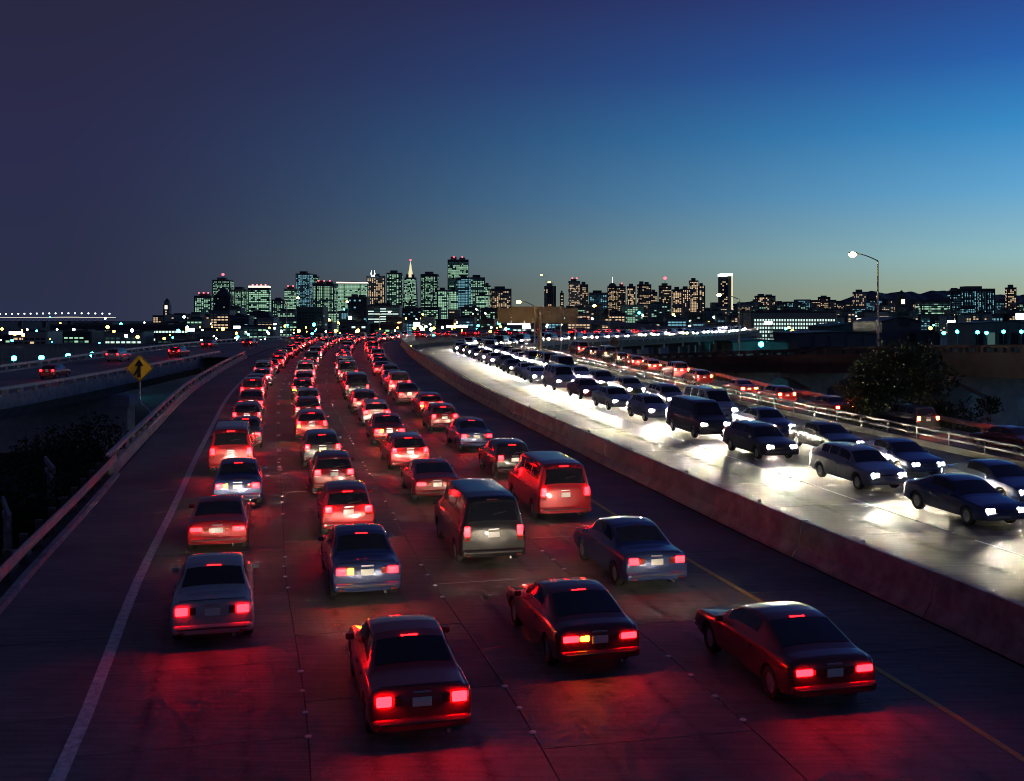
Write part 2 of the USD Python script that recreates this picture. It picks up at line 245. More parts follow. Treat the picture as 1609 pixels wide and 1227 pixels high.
for d in (0, -3.72):
    c = NB.sY(96)
    while c < NB.sY(190): part(nb, 'lane_dash', strip(NB, d + .07, d - .07, c, c + .9, .012, 1).mesh(), M['paint']); c += 7.5
# southbound: offsets from its own centre line (left is the median side)
sb = thing('southbound_road', 'curving concrete carriageway with white headlights on the right', None, kind='structure')
part(sb, 'deck', loft(SB, [(9.25, .08), (9.25, -1.3), (-7.9, -1.3), (-7.9, .08)], 0, sbL, 5).mesh(), M['joint'])
SBANDS = [(9.2, 7.4), (7.4, 3.72), (3.72, 0), (0, -3.72), (-3.72, -7.4)]
for a, b in SBANDS:
    S = 10.0 + R.random() * 2
    while S < SB.sY(72):
        dz = .1 + R.uniform(-.003, .003)
        part(sb, 'concrete_slab', loft(SB, [(a - .012, dz), (a - .012, dz - .05), (b + .012, dz - .05), (b + .012, dz)], S, S + 4.58, 2.4).mesh(), SLAB[R.choice([0, 0, 1, 2])]); S += 4.6
    part(sb, 'far_paving', strip(SB, a - .012, b + .012, S, sbL, .1, 4).mesh(), SLAB[0])
part(sb, 'yellow_edge_line', strip(SB, 7.5, 7.36, 8, sbL, .112, 3).mesh(), M['ypaint'])
part(sb, 'edge_line', strip(SB, -3.9, -4.02, 8, sbL, .112, 3).mesh(), M['paint'])
c = SB.sY(24)
while c < SB.sY(120):
    for j in range(4): p = SB.P(c + j * .95, 3.72, .106); part(sb, 'lane_dot', (np.asarray(dotm.vertices) + p, dotm.faces), M['dot'], True)
    part(sb, 'lane_dash', strip(SB, 3.76, 3.68, c + 4.2, c + 8.6, .112, 2).mesh(), M['paint']); c += 9.6
# oil drip and tyre stains along the lanes
oil = mat(stage, LOOKS + 'oil_stain', {'u': ('uvmap', {'attribute': 'st'}), 'x': ('separate_xyz', {}), 'r': ('rgb_ramp', {'ramp': [(0, (0,) * 3), (.28, (.35,) * 3), (.5, (.9,) * 3), (.72, (.35,) * 3), (1, (0,) * 3)]}), 'g': ('geometry', {}), 'n': ('noise_texture', {'scale': 1.3, 'detail': 7.0, 'roughness': .7}), 'nr': ('map_range', {'from_min': .38, 'from_max': .66, 'to_min': 0.0, 'to_max': .75, 'clamp': True}), 'm': ('math', {'math_type': 'multiply'}), 'd': ('principled_bsdf', {'base_color': (.035, .033, .03), 'roughness': .7}), 't': ('transparent_bsdf', {}), 'mix': ('mix_closure', {})},
    [('u.UV', 'x.vector'), ('x.x', 'r.fac'), ('g.position', 'n.vector'), ('n.fac', 'nr.value'), ('r.color', 'm.value1'), ('nr.result', 'm.value2'), ('m.value', 'mix.fac'), ('t.BSDF', 'mix.closure1'), ('d.BSDF', 'mix.closure2')], surface='mix.closure')
def stain(parent, path, d, w, s0, s1, dz):
    ss = stations(s0, s1, 2.5); us = np.linspace(0, 1, 7); v = [path.P(S, d + w * (.5 - u), dz) for S in ss for u in us]; n = len(us)
    f = [[i * n + j, i * n + j + 1, (i + 1) * n + j + 1, (i + 1) * n + j] for i in range(len(ss) - 1) for j in range(n - 1)]
    usdkit.mesh(stage, free(str(parent.GetPath()), 'oil_stain'), (np.array(v), np.array(f)), oil, uv=[(u, .5) for S in ss for u in us])
for d in (5.6, 1.85, -1.85, -5.6): stain(nb, NB, d, 1.3, 2, NB.sY(110), .0066)
for d in (5.55, 1.85, -1.85): stain(sb, SB, d, 1.3, 10, SB.sY(110), .1066)
for d in (6.45, 4.7, 2.7, 1.0, -1.0, -2.75, -4.75, -6.45): stain(nb, NB, d, .5, 2, NB.sY(70), .0072)
# median barrier, poured in sections
mb = thing('median_barrier', 'dark stained concrete median barrier between the red and the white traffic', 'barrier')
S = 6.0
while S < NB.sY(228):
    ln = 6.1; e = S + ln - .03; q = R.uniform(-.012, .012)
    part(mb, 'barrier_section', loft(NB, [(-10.52, .0), (-10.56, .09), (-10.74, .36), (-10.84, 1.04 + q), (-11.04, 1.04 + q), (-11.14, .36), (-11.32, .09), (-11.36, .0)][::1], S, e, 2.2).mesh(), M['barrier'] if R.random() < .75 else M['pier']); p = NB.P(S + 3, -10.94, 1.04 + q); part(mb, 'reflector', MB().box(-.05, .05, -.012, .012, p[2] - .005, p[2] + .09, NB.head(S), p[:2]).mesh(), M['dot']); S += ln
def rail_beam(path, d, s0, s1, z0, h=.31, step=2.5):
    return loft(path, [(d - .04, z0), (d, z0 + .02), (d - .05, z0 + h * .33), (d - .05, z0 + h * .42), (d, z0 + h * .5), (d - .05, z0 + h * .58), (d - .05, z0 + h * .67), (d, z0 + h - .02), (d - .04, z0 + h), (d - .075, z0 + h), (d - .075, z0)][::-1], s0, s1, step).mesh()
# near left edge: steel beam rail on timber posts, then a bridge rail on a curb
sK = NB.sY(46.0)
gr = thing('guard_rail', 'grey steel beam guard rail along the dark left shoulder', 'guard rail')
part(gr, 'rail_beam', rail_beam(NB, 10.62, 4, sK + 1.2, .48), M['steel'], 30)
S = 5.0
while S < sK + 1:
    p = NB.P(S, 10.86); part(gr, 'post', MB().box(-.1, .1, -.08, .08, p[2] - .9, p[2] + .8, NB.head(S), p[:2]).mesh(), M['wood']); S += 1.9
part(gr, 'curb', loft(NB, [(10.5, .0), (10.5, .13), (10.32, .13), (10.28, .0)], 4, sK + .2, 3).mesh(), M['barrier'])
br = thing('bridge_rail', 'pale concrete bridge rail with dark posts running to the sign and beyond', 'guard rail')
sE = NB.sY(136)
part(br, 'curb', loft(NB, [(10.9, -.3), (10.9, .42), (10.62, .42), (10.5, .0), (10.5, -.3)][::-1], sK + .3, sE, 3).mesh(), M['pier'])
part(br, 'top_rail', loft(NB, [(10.88, .74), (10.88, .9), (10.7, .9), (10.7, .74)][::1], sK + .3, sE, 3).mesh(), M['steel'])
S = sK + 1.0
while S < sE:
    p = NB.P(S, 10.79); part(br, 'post', MB().box(-.07, .07, -.17, .17, p[2] + .42, p[2] + .74, NB.head(S), p[:2]).mesh(), M['dsteel']); S += 2.2
far = thing('guard_rail', 'low pale rail along the outside of the far bend before the city', 'guard rail')
part(far, 'rail_beam', loft(NB, [(11.3, .35), (11.3, .8), (11.1, .8), (11.1, .35)], NB.sY(205), nbL - 40, 4).mesh(), M['pier'])
S = NB.sY(205)
while S < nbL - 60: p = NB.P(S, 11.2); part(far, 'post', MB().box(-.1, .1, -.1, .1, p[2] - .3, p[2] + .35, 0, p[:2]).mesh(), M['dsteel']); S += 4
# southbound outer rail: curb, posts, two tubes
sr = thing('bridge_rail', 'two-bar steel rail on a curb at the outer edge of the white traffic', 'guard rail')
s0, s1 = SB.sY(26), SB.sY(150)
part(sr, 'curb', loft(SB, [(-7.42, .08), (-7.5, .38), (-7.85, .38), (-7.85, .08)][::-1], s0, s1, 3).mesh(), M['shade_tone'])
for z in (.62, .92): part(sr, 'rail_bar', loft(SB, [(-7.58, z), (-7.58, z + .1), (-7.7, z + .1), (-7.7, z)], s0, s1, 3).mesh(), M['trim'])
S = s0 + .5
while S < s1: p = SB.P(S, -7.64); part(sr, 'post', MB().box(-.05, .05, -.06, .06, p[2] + .38, p[2] + 1.0, SB.head(S), p[:2]).mesh(), M['trim']); S += 2.6
sr2 = thing('parapet', 'pale parapet on the far raised stretch of the white carriageway', 'parapet')
part(sr2, 'wall', loft(SB, [(-7.6, .08), (-7.6, .8), (-7.88, .8), (-7.88, .08)][::1], s1 + 12, sbL, 5).mesh(), M['pier'])
S = s1 + 14
while S < sbL - 4: p = SB.P(S, -7.95); part(sr2, 'rib', MB().box(-.06, .06, -.25, .25, p[2] - .3, p[2] + .6, SB.head(S), p[:2]).mesh(), M['barrier']); S += 5
# columns under the far deck
for S in np.arange(SB.sY(205), sbL - 5, 15.0):
    t = thing('bridge_column', 'concrete columns and cap under the far white carriageway', 'bridge pier', group='piers under the far white carriageway')
    for d in (5.2, -5.2):
        p = SB.P(S, d); z0 = float(gz(p[0], p[1])) - .5; part(t, 'column', MB().box(-.7, .7, -.7, .7, z0, p[2] - 2.3, SB.head(S), p[:2]).mesh(), M['pier'])
    p = SB.P(S, 0); part(t, 'cap', MB().box(-7, 7, -.8, .8, p[2] - 2.3, p[2] - 1.302, SB.head(S), p[:2]).mesh(), M['pier'])
# ------------------------------------------------------------------ on-ramp on the left
RL = Path([(-46, 20, .9), (-47.5, 50, .8), (-48.4, 85, .8), (-48.6, 115, 1.2), (-48.4, 147, 1.9), (-48.3, 175, 2.3), (-47.6, 205, 2.5), (-45.3, 228, 2.55), (-42.0, 250, 2.6)])
rl = thing('on_ramp', 'left on-ramp on a concrete girder joining the red carriageway', None, kind='structure')
part(rl, 'girder', loft(RL, [(7.6, -.02), (7.6, -.9), (6.0, -2.1), (-6.0, -2.1), (-7.4, -.9), (-7.4, -.02)], 0, RL.sY(185), 4).mesh(), M['pier'])
part(rl, 'paving', strip(RL, 7.5, -7.3, 0, RL.sY(185), 0.004, 4).mesh(), SLAB[0])
part(rl, 'paving', strip(RL, 8.5, -6.0, RL.sY(185) + .02, RL.L - 1, -.03, 4).mesh(), SLAB[0])
part(rl, 'gore_paving', strip(NB, 16.5, 10.92, NB.sY(139), NB.sY(222), -.024, 4).mesh(), SLAB[1])
part(rl, 'edge_line', strip(RL, -5.9, -6.05, 4, RL.sY(200), .016, 4).mesh(), M['paint'])
def open_rail(name, label, path, d, s0, s1, w=.35, cm='barrier', rm='steel'):
    t = thing(name, label, 'guard rail')
    part(t, 'curb', loft(path, [(d + w / 2, -.9), (d + w / 2, .22), (d - w / 2, .22), (d - w / 2, -.9)], s0, s1, 4).mesh(), M[cm])
    part(t, 'top_rail', loft(path, [(d + w / 2, .62), (d + w / 2, .86), (d - w / 2, .86), (d - w / 2, .62)], s0, s1, 4).mesh(), M[rm])
    S = s0 + .4
    while S < s1 - .4:
        p = path.P(S, d); part(t, 'post', MB().box(-w * .4, w * .4, -.28, .28, p[2] + .22, p[2] + .62, path.head(S), p[:2]).mesh(), M[cm]); S += 2.7
    return t
open_rail('bridge_rail', 'open concrete and steel rail on the near side of the left on-ramp', RL, -7.6, 2, RL.sY(146))
open_rail('bridge_rail', 'open rail on the far side of the left on-ramp below the blue floodlights', RL, 7.8, 2, RL.L - 2)
pr = thing('bridge_pier', 'broad concrete pier wall under the left on-ramp beside dark shrubs', 'bridge pier')
p = RL.P(RL.sY(112), 0); part(pr, 'wall', MB().box(-8.6, 7.9, -1.1, 1.1, -8.5, p[2] - 2.12, 0, p[:2]).mesh(), M['lamplit_tone'])
part(pr, 'cap', MB().box(-8.9, 8.15, -1.25, 1.25, p[2] - 3.3, p[2] - 2.105, 0, p[:2]).mesh(), M['lamplit_tone'])
# low street rail in the dark under the ramp
lr = thing('guard_rail', 'broken low rail in the dark below the left shoulder', 'guard rail')
for px, py, Y in ((10, 800, 44), (78, 730, 55)):
    x, y, z = at(px, py, Y); part(lr, 'rail_beam', MB().box(-.06, .06, -2.6, 2.6, z - .15, z + .16, .5, (x, y)).mesh(), M['barrier']); part(lr, 'rail_beam', MB().box(-.05, .05, -2.4, 2.4, z - .62, z - .42, .5, (x, y)).mesh(), M['barrier'])
    part(lr, 'post', MB().box(-.15, .15, -.2, .2, float(gz(x, y)) - .3, z - .16, .5, (x, y + .1)).mesh(), M['barrier']); part(lr, 'footing', MB().box(-.5, .5, -.9, .9, float(gz(x, y)) - .4, z - 1.9, .5, (x + .4, y + .3)).mesh(), M['pier'])
# ------------------------------------------------------------------ side ramp right of the white traffic and the viaduct behind it
RR = Path([(41, 24, -.6), (34, 44, -.5), (28.8, 58, -.4), (24.2, 74, .0), (20.8, 90, .4), (17.4, 110, .9), (14.0, 134, 1.5), (9.4, 158, 2.0), (4.6, 172, 2.3)])
rr = thing('side_ramp', 'narrow ramp with orange tail lights just beyond the white traffic', None, kind='structure')
part(rr, 'girder', loft(RR, [(3.4, -.02), (3.4, -1.0), (-3.4, -1.0), (-3.4, -.02)], 0, RR.L - 6, 4).mesh(), M['deck'])
part(rr, 'paving', strip(RR, 3.3, -3.3, 0, RR.L - 6, .004, 4).mesh(), SLAB[2])
t = thing('guard_rail', 'beam rail on short posts along the side ramp of orange lights', 'guard rail')
part(t, 'rail_beam', loft(RR, [(-3.2, .45), (-3.2, .75), (-3.3, .75), (-3.3, .45)], 30, RR.L - 10, 4).mesh(), M['steel'])
for S in np.arange(31, RR.L - 11, 2.6): p = RR.P(S, -3.35); part(t, 'post', MB().box(-.07, .07, -.07, .07, p[2] - .3, p[2] + .72, RR.head(S), p[:2]).mesh(), M['wood'])
VD = Path([(60, 22, 5.0), (51, 48, 4.9), (47.5, 68, 4.6), (44.4, 88, 4.1), (41, 112, 3.3), (33.5, 134, 2.3), (28.6, 150, 1.5), (20, 172, .5), (8, 196, -.4)])
vd = thing('viaduct', 'dark raised viaduct on flared piers behind the orange tail lights', 'viaduct')
part(vd, 'girder', loft(VD, [(4.6, -.02), (4.6, -1.9), (-4.6, -1.9), (-4.6, -.02)], 0, VD.L - 2, 4).mesh(), M['shade_tone'])
part(vd, 'paving', strip(VD, 4.4, -4.4, 0, VD.L - 2, .004, 4).mesh(), SLAB[0])
open_rail('bridge_rail', 'open concrete rail on the near side of the dark viaduct', VD, 4.6, 4, VD.L - 14, .35, 'shade_tone', 'shade_tone')
open_rail('bridge_rail', 'open rail on the far side of the dark viaduct', VD, -4.6, 4, VD.L - 14, .35, 'shade_tone', 'shade_tone')
for Y, lab in ((94, 'pale blue lit flared pier at the right edge of the photo'), (102, 'broad dark pier right of the leafy tree'), (126, 'flared pier partly hidden by small shrubs'), (140, 'flared pier with triangular lit haunch left of the shrubs'), (160, 'middle flared pier of the viaduct'), (177, 'farthest flared pier of the viaduct next to the white rail')):
    S = VD.sY(Y); p = VD.P(S); h = VD.head(S); pm = M['lamplit_tone'] if Y == 94 else M['pier']; t = thing('viaduct_pier', lab.replace('pale blue lit', 'pale'), 'bridge pier'); z1 = p[2] - 1.905; zg = float(gz(p[0], p[1])) - .6
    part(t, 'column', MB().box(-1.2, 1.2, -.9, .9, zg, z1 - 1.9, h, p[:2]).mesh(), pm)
    prof = np.array([(-4.3, z1), (4.3, z1), (4.3, z1 - .5), (1.25, z1 - 1.9), (-1.25, z1 - 1.9), (-4.3, z1 - .5)]); c, s = math.cos(h), math.sin(h)
    v = [[p[0] + c * x - s * y, p[1] + s * x + c * y, z] for y in (-.95, .95) for x, z in prof]
    f = [[0, 5, 1], [1, 5, 2], [2, 5, 4], [2, 4, 3], [6, 7, 11], [7, 8, 11], [8, 10, 11], [8, 9, 10]] + [q for i in range(6) for q in ([i, (i + 1) % 6, (i + 1) % 6 + 6], [i, (i + 1) % 6 + 6, i + 6])]
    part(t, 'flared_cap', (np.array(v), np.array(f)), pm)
# flyover in the middle distance, rising to the left
fo = Path([at(1085, 521, 520), at(1030, 513.5, 520), at(960, 506.5, 520), at(900, 503, 520), at(840, 502, 520)])
f_ = thing('flyover', 'dark flyover with red tail lights rising to the left behind the sign panel', 'bridge')
part(f_, 'deck', loft(fo, [(4.5, 0), (4.5, -1.6), (-4.5, -1.6), (-4.5, 0)], 0, fo.L, 6).mesh(), M['pier'])
part(f_, 'parapet', loft(fo, [(4.5, 0), (4.5, .7), (4.2, .7), (4.2, 0)], 0, fo.L, 6).mesh(), M['barrier'])
for S in np.arange(6, fo.L, 14): p = fo.P(S); part(f_, 'column', MB().box(-.9, .9, -.9, .9, -18.5, p[2] - 1.6, 0, p[:2]).mesh(), M['pier'])
# ------------------------------------------------------------------ cars (built at rest, rear at y = 0, driving along +y)
KINDS = dict(   # length, half width, [y, roof], [y, belt], rear wheel y, front wheel y, rear glass (y0, y1), screen (y0, y1), side glass spans, tail lamp z
    sedan=dict(L=4.55, W=.87, T=[(0, .80), (.06, .93), (.14, .985), (.8, 1.01), (.95, 1.06), (1.5, 1.36), (1.75, 1.415), (2.2, 1.44), (2.6, 1.41), (2.8, 1.37), (3.35, .99), (3.5, .955), (4.2, .83), (4.42, .74), (4.55, .60)], B=[(0, .80), (.14, .92), (1, .95), (3.3, .90), (4.2, .80), (4.55, .60)], wr=.85, wf=3.62, rear=(.99, 1.5), scr=(2.82, 3.33), side=[(1.35, 2.0), (2.06, 2.95)], tz=.80, tw=.40, th=.17, hz=.66),
    hatchback=dict(L=3.95, W=.84, T=[(0, .80), (.06, .98), (.12, 1.02), (.5, 1.33), (.62, 1.40), (.9, 1.45), (1.6, 1.48), (2.1, 1.45), (2.35, 1.40), (2.95, 1.02), (3.05, .99), (3.6, .87), (3.85, .78), (3.95, .62)], B=[(0, .80), (.1, .95), (2.9, .92), (3.6, .84), (3.95, .62)], wr=.65, wf=3.2, rear=(.13, .49), scr=(2.37, 2.93), side=[(.75, 1.35), (1.42, 2.5)], tz=.86, tw=.22, th=.30, hz=.68),
    utility_car=dict(L=4.6, W=.91, T=[(0, .95), (.05, 1.12), (.09, 1.16), (.34, 1.62), (.5, 1.70), (1.0, 1.74), (2.2, 1.74), (2.65, 1.68), (3.25, 1.16), (3.4, 1.12), (4.3, 1.0), (4.5, .9), (4.6, .7)], B=[(0, .95), (.08, 1.08), (3.2, 1.04), (4.3, .96), (4.6, .7)], wr=.88, wf=3.66, rear=(.1, .33), scr=(2.67, 3.22), side=[(.55, 1.15), (1.25, 1.95), (2.02, 2.75)], tz=.98, tw=.19, th=.38, hz=.80),
    estate=dict(L=4.65, W=.88, T=[(0, .86), (.05, 1.0), (.10, 1.04), (.62, 1.38), (.78, 1.43), (1.2, 1.46), (2.2, 1.47), (2.65, 1.42), (2.85, 1.37), (3.42, .99), (3.55, .96), (4.3, .83), (4.55, .72), (4.65, .58)], B=[(0, .86), (.1, .97), (3.4, .91), (4.3, .80), (4.65, .58)], wr=.9, wf=3.72, rear=(.12, .61), scr=(2.87, 3.40), side=[(.85, 1.45), (1.52, 2.15), (2.22, 3.0)], tz=.90, tw=.18, th=.34, hz=.66),
    coupe=dict(L=4.4, W=.88, T=[(0, .78), (.05, .90), (.10, .95), (.45, .98), (.6, 1.02), (1.35, 1.30), (1.6, 1.34), (1.95, 1.35), (2.3, 1.31), (2.5, 1.27), (3.15, .93), (3.3, .89), (4.1, .76), (4.3, .66), (4.4, .54)], B=[(0, .78), (.12, .89), (1, .92), (3.1, .85), (4.1, .74), (4.4, .54)], wr=.82, wf=3.5, rear=(.64, 1.33), scr=(2.52, 3.12), side=[(1.5, 2.75)], tz=.74, tw=.52, th=.12, hz=.60),
    van=dict(L=4.9, W=.95, T=[(0, 1.0), (.04, 1.2), (.07, 1.24), (.2, 1.80), (.34, 1.90), (1.0, 1.94), (3.2, 1.93), (3.6, 1.84), (4.2, 1.2), (4.35, 1.12), (4.75, .98), (4.9, .72)], B=[(0, 1.0), (.06, 1.12), (4.15, 1.08), (4.7, .95), (4.9, .72)], wr=.95, wf=3.98, rear=(.08, .19), scr=(3.62, 4.17), side=[(.5, 1.5), (1.6, 2.6), (2.7, 3.7)], tz=.95, tw=.17, th=.42, hz=.80))
def car_section(K, y):
    T = float(np.interp(y, *zip(*K['T']))); B = min(float(np.interp(y, *zip(*K['B']))), T - .02); L, W = K['L'], K['W']
    e = min(y / .22, (L - y) / .38, 1.0); w = W * (1 - .085 * (1 - max(e, 0)) ** 2); h = min(max((T - B) / .42, 0), 1); zb = .21 + .10 * (1 - min(1, min(y, L - y) / .5))
    wb = w - .045; wr = (w - .10) * (1 - h) + (w * .735) * h; g = max(T - B - .055, .01)
    p = [(0, zb), (w * .72, zb), (w - .06, zb + .04), (w - .012, zb + .16), (w, .55 * B + .45 * zb), (w - .008, B - .10), (wb, B - .012), (wb - .022, B + .008)]
    for q in (.33, .66, 1.0): p.append((wb - .022 + (wr - wb + .022) * q, B + .008 + (g - .008) * q))
    p += [(wr - .06, T - .018), (wr * .62, T + .004), (wr * .3, T + .014), (0, T + .018)]
    return np.array(p)
def build_car(K, paint, tail, head, root, indicator=False):
    L, W = K['L'], K['W']; ys = sorted(set([round(a, 3) for a, _ in K['T']] + [round(a, 3) for a in np.linspace(.0, L, 22)])); sec = [car_section(K, y) for y in ys]; n = len(sec[0]); ring = 2 * n - 2
    v = []
    for y, s in zip(ys, sec):
        v += [(x, y, z) for x, z in s] + [(-x, y, z) for x, z in s[-2:0:-1]]
    f = []
    for i in range(len(ys) - 1):
        for j in range(ring):
            a, b, c, d = i * ring + j, i * ring + (j + 1) % ring, (i + 1) * ring + (j + 1) % ring, (i + 1) * ring + j; f += [(a, d, c), (a, c, b)]
    for base, flip in ((0, 0), ((len(ys) - 1) * ring, 1)):
        c = len(v); v.append((0, ys[0 if not flip else -1], .55))
        for j in range(ring): a, b = base + j, base + (j + 1) % ring; f.append((c, a, b) if not flip else (c, b, a))
    body = m3.Manifold(m3.Mesh(np.array(v, np.float32), np.array(f, np.uint32)))
    if body.num_tri() == 0 or body.volume() < 0: body = m3.Manifold(m3.Mesh(np.array(v, np.float32), np.array(f, np.uint32)[:, ::-1]))
    R_ = .375 if L > 4.5 else .35
    for y in (K['wr'], K['wf']):
        cut = m3.Manifold.cylinder(.36, R_, R_, 28).rotate((0, 90, 0))
        for sx in (W - .25, -W - .11): body = body - cut.translate((sx, y, .315))
    for sx in (-1, 1): body = body - m3.Manifold.cube((.324, .6, .154), True).translate((sx * (W - .31), L - .05, K['hz']))
    part(root, 'body', body, paint, 32)
    def patch(name, y0, y1, ia, ib, mirror=0, inset=.0, top=False):
        ny, b = 5, MB(); vs = []
        for y in np.linspace(y0, y1, ny):
            s = car_section(K, y); q = s[ia:ib + 1]
            if top: q = np.vstack([q, (q * [-1, 1])[::-1][1:]])
            for k, (x, z) in enumerate(q): vs.append((x * (-1 if mirror else 1), y, z))
        m = len(vs) // ny; vs = np.array(vs).reshape(ny, m, 3); du = np.gradient(vs, axis=0); dv = np.gradient(vs, axis=1); nn = np.cross(du, dv); nn /= np.linalg.norm(nn, axis=2, keepdims=True) + 1e-9
        ctr = np.array([0, L / 2, .6]); sg = np.sign(((vs - ctr) * nn).sum(2).mean()); vs = vs + nn * sg * .007
        F = []
        for i in range(ny - 1):
            for j in range(m - 1):
                a = i * m + j; F.append([a, a + 1, a + m + 1, a + m] if sg * 1 > 0 and not 0 else [a, a + m, a + m + 1, a + 1])
        b.add(vs.reshape(-1, 3), F); return part(root, name, b.mesh(), M['carglass'], True)
    patch('rear_window', K['rear'][0], K['rear'][1], 11, 14, top=True); patch('windscreen', K['scr'][0], K['scr'][1], 11, 14, top=True)
    for a, c in K['side']:
        for mir in (0, 1): patch('side_window', a, c, 8, 10, mir)
    part(root, 'rear_bumper', rbox(2 * W - .1, .2, .2, .06, (0, .045, .42)), paint, 40); part(root, 'front_bumper', rbox(2 * W - .16, .2, .2, .06, (0, L - .075, .40)), paint, 40)
    part(root, 'bumper_strip', rbox(2 * W - .3, .05, .05, .02, (0, -.045, .44)), M['trim'], 40)
    for sx in (-1, 1):
        wide = K['tw'] > .3; tw = K['tw'] * (.64 if wide else 1); th = K['th'] * (1 if wide else .66); tz = K['tz'] + (0 if wide else K['th'] * .17)
        part(root, 'tail_lamp', rbox(tw, .07, th, .03, (sx * (W - .12 - tw / 2), .012, tz)), tail, 40)
        ind = M['amber'] if indicator and sx < 0 else M['lens_off']
        if wide: part(root, 'indicator', rbox(K['tw'] * .34, .06, th * .9, .02, (sx * (W - .14 - tw - K['tw'] * .18), .010, tz)), ind, 40)
        else: part(root, 'indicator', rbox(tw * .94, .06, K['th'] * .3, .02, (sx * (W - .12 - tw / 2), .010, K['tz'] - K['th'] * .34)), ind, 40)
        part(root, 'reflector', rbox(.14, .03, .04, .01, (sx * (W - .24), -.058, .36)), M['lens_off'], 40)
        hx, hz = sx * (W - .31), K['hz']; part(root, 'head_lamp', rbox(.18, .03, .115, .012, (hx, L - .315, hz)), head, 40)
        part(root, 'lamp_housing', MB().box(hx - .16, hx + .16, L - .345, L - .335, hz - .075, hz + .075).box(hx - .16, hx - .152, L - .335, L - .085, hz - .075, hz + .075).box(hx + .152, hx + .16, L - .335, L - .085, hz - .075, hz + .075).box(hx - .152, hx + .152, L - .335, L - .085, hz + .067, hz + .075).box(hx - .152, hx + .152, L - .335, L - .085, hz - .075, hz - .067).mesh(), M['trim'])
        part(root, 'wing_mirror', rbox(.16, .1, .12, .03, (sx * (W + .05), K['scr'][1] - .25, float(np.interp(K['scr'][1], *zip(*K['B']))) + .06)), paint, 40)
    yb = K['rear'][0]; part(root, 'high_brake_lamp', rbox(.30, .04, .03, .012, (0, K['rear'][1] + .05, float(np.interp(K['rear'][1] + .05, *zip(*K['T']))) + .012)), M['tail_far'] if tail is M['tail_bright'] else M['lens_off'], 40)
    part(root, 'number_plate', rbox(.32, .02, .15, .008, (0, -.012, K['tz'] - .03)), M['plate'])
    part(root, 'grille', rbox(.9, .05, .10, .02, (0, L - .05, K['hz'] - .02)), M['trim'])
    sm_ = MB(); hd_ = MB(); ah = .004
    for dx in ([K['side'][0][0] - .03] + [b_ + .035 for a_, b_ in K['side']])[-3:]:
        q = car_section(K, dx)
        for sx in (-1, 1):
            for (xa, za), (xb, zb) in zip(q[3:6], q[4:7]): sm_.add([(sx * (xa + ah), dx - .008, za), (sx * (xa + ah), dx + .008, za), (sx * (xb + ah), dx + .008, zb), (sx * (xb + ah), dx - .008, zb)], [[0, 1, 2, 3]])
    for a_, b_ in K['side'][-2:]:
        q = car_section(K, a_ + .12)
        for sx in (-1, 1): hd_.tm(trimesh.creation.box((.03, .17, .03), trimesh.transformations.translation_matrix((sx * (q[5][0] + .012), a_ + .12, q[5][1] - .02))))
    part(root, 'door_seam', sm_.mesh(), M['trim']); part(root, 'door_handle', hd_.mesh(), M['trim'] if paint is not PAINT['black'] else M['rim'])
    y0_, T0 = 0, lambda y: float(np.interp(y, *zip(*K['T'])))
    bw = W - .2; yb_ = max(.06, K['rear'][0] * .5) if K['rear'][0] > .5 else .02
    if K['rear'][0] > .5:
        q = np.array([[sx, y, T0(y) + .024] for y in (.12, .135) for sx in (-bw, bw)]); part(root, 'boot_seam', MB().add(q, [[0, 1, 3, 2]]).mesh(), M['trim'])
    else:
        yw = K['rear'][0] + .04; part(root, 'rear_wiper', MB().tube([(0, yw - .05, T0(yw) + .01), (.22, yw - .01, T0(yw) + .045), (.42, yw + .02, T0(yw) + .06)], .012, 5).mesh(), M['trim'])
    part(root, 'exhaust', MB().tube([(W * .5, -.04, .27), (W * .5, .25, .27)], .032, 8).mesh(), M['rim'], 40)
    part(root, 'boot_badge', rbox(.30, .02, .035, .008, (0, -.012 if K['rear'][0] < .5 else .012, K['tz'] + .12)), M['rim'])
    if L > 4.55: part(root, 'aerial', MB().tube([(.45, K['rear'][1] + .45, T0(K['rear'][1] + .45)), (.45, K['rear'][1] + .2, T0(K['rear'][1] + .45) + .32)], .006, 4).mesh(), M['trim'])
    tp = [(.19, -.1), (.275, -.1), (.305, -.07), (.312, 0), (.305, .07), (.275, .1), (.19, .1)]
    ty = trimesh.creation.revolve(np.array(tp + [tp[0]]), sections=24); rm = trimesh.creation.cylinder(.2, .16, sections=20); hub = trimesh.creation.cylinder(.05, .19, sections=10)
    spk = [trimesh.creation.box((.3, .035, .175)) for _ in range(3)]
    for k, b in enumerate(spk): b.apply_transform(trimesh.transformations.rotation_matrix(k * math.pi / 3, (0, 0, 1)))
    rim = trimesh.util.concatenate([rm, hub] + spk)
    RT = trimesh.transformations.rotation_matrix(math.pi / 2, (0, 1, 0))
    for y in (K['wr'], K['wf']):
        for sx in (-1, 1):
            out = []
            for m_ in (ty, rim): q = m_.copy(); q.apply_transform(RT); q.apply_translation((sx * (W - .125), y, .312)); out.append(q)
            wh = part(root, 'wheel', out[0], M['tyre'], 40); part(wh, 'rim', out[1], M['rim'], 40)
PAINT = {k: plain('car_paint_' + k.replace(' ', '_'), c, .28, .25, coat=.8) for k, c in dict(crimson=(.33, .012, .02), maroon=(.13, .008, .014), black=(.01, .01, .011), charcoal=(.04, .042, .046), silver=(.32, .33, .34), white=(.62, .62, .60), blue=(.02, .04, .13), gold=(.26, .19, .09)).items()}
UsdGeom.Scope.Define(stage, '/World/Looks')
PROTO = {}
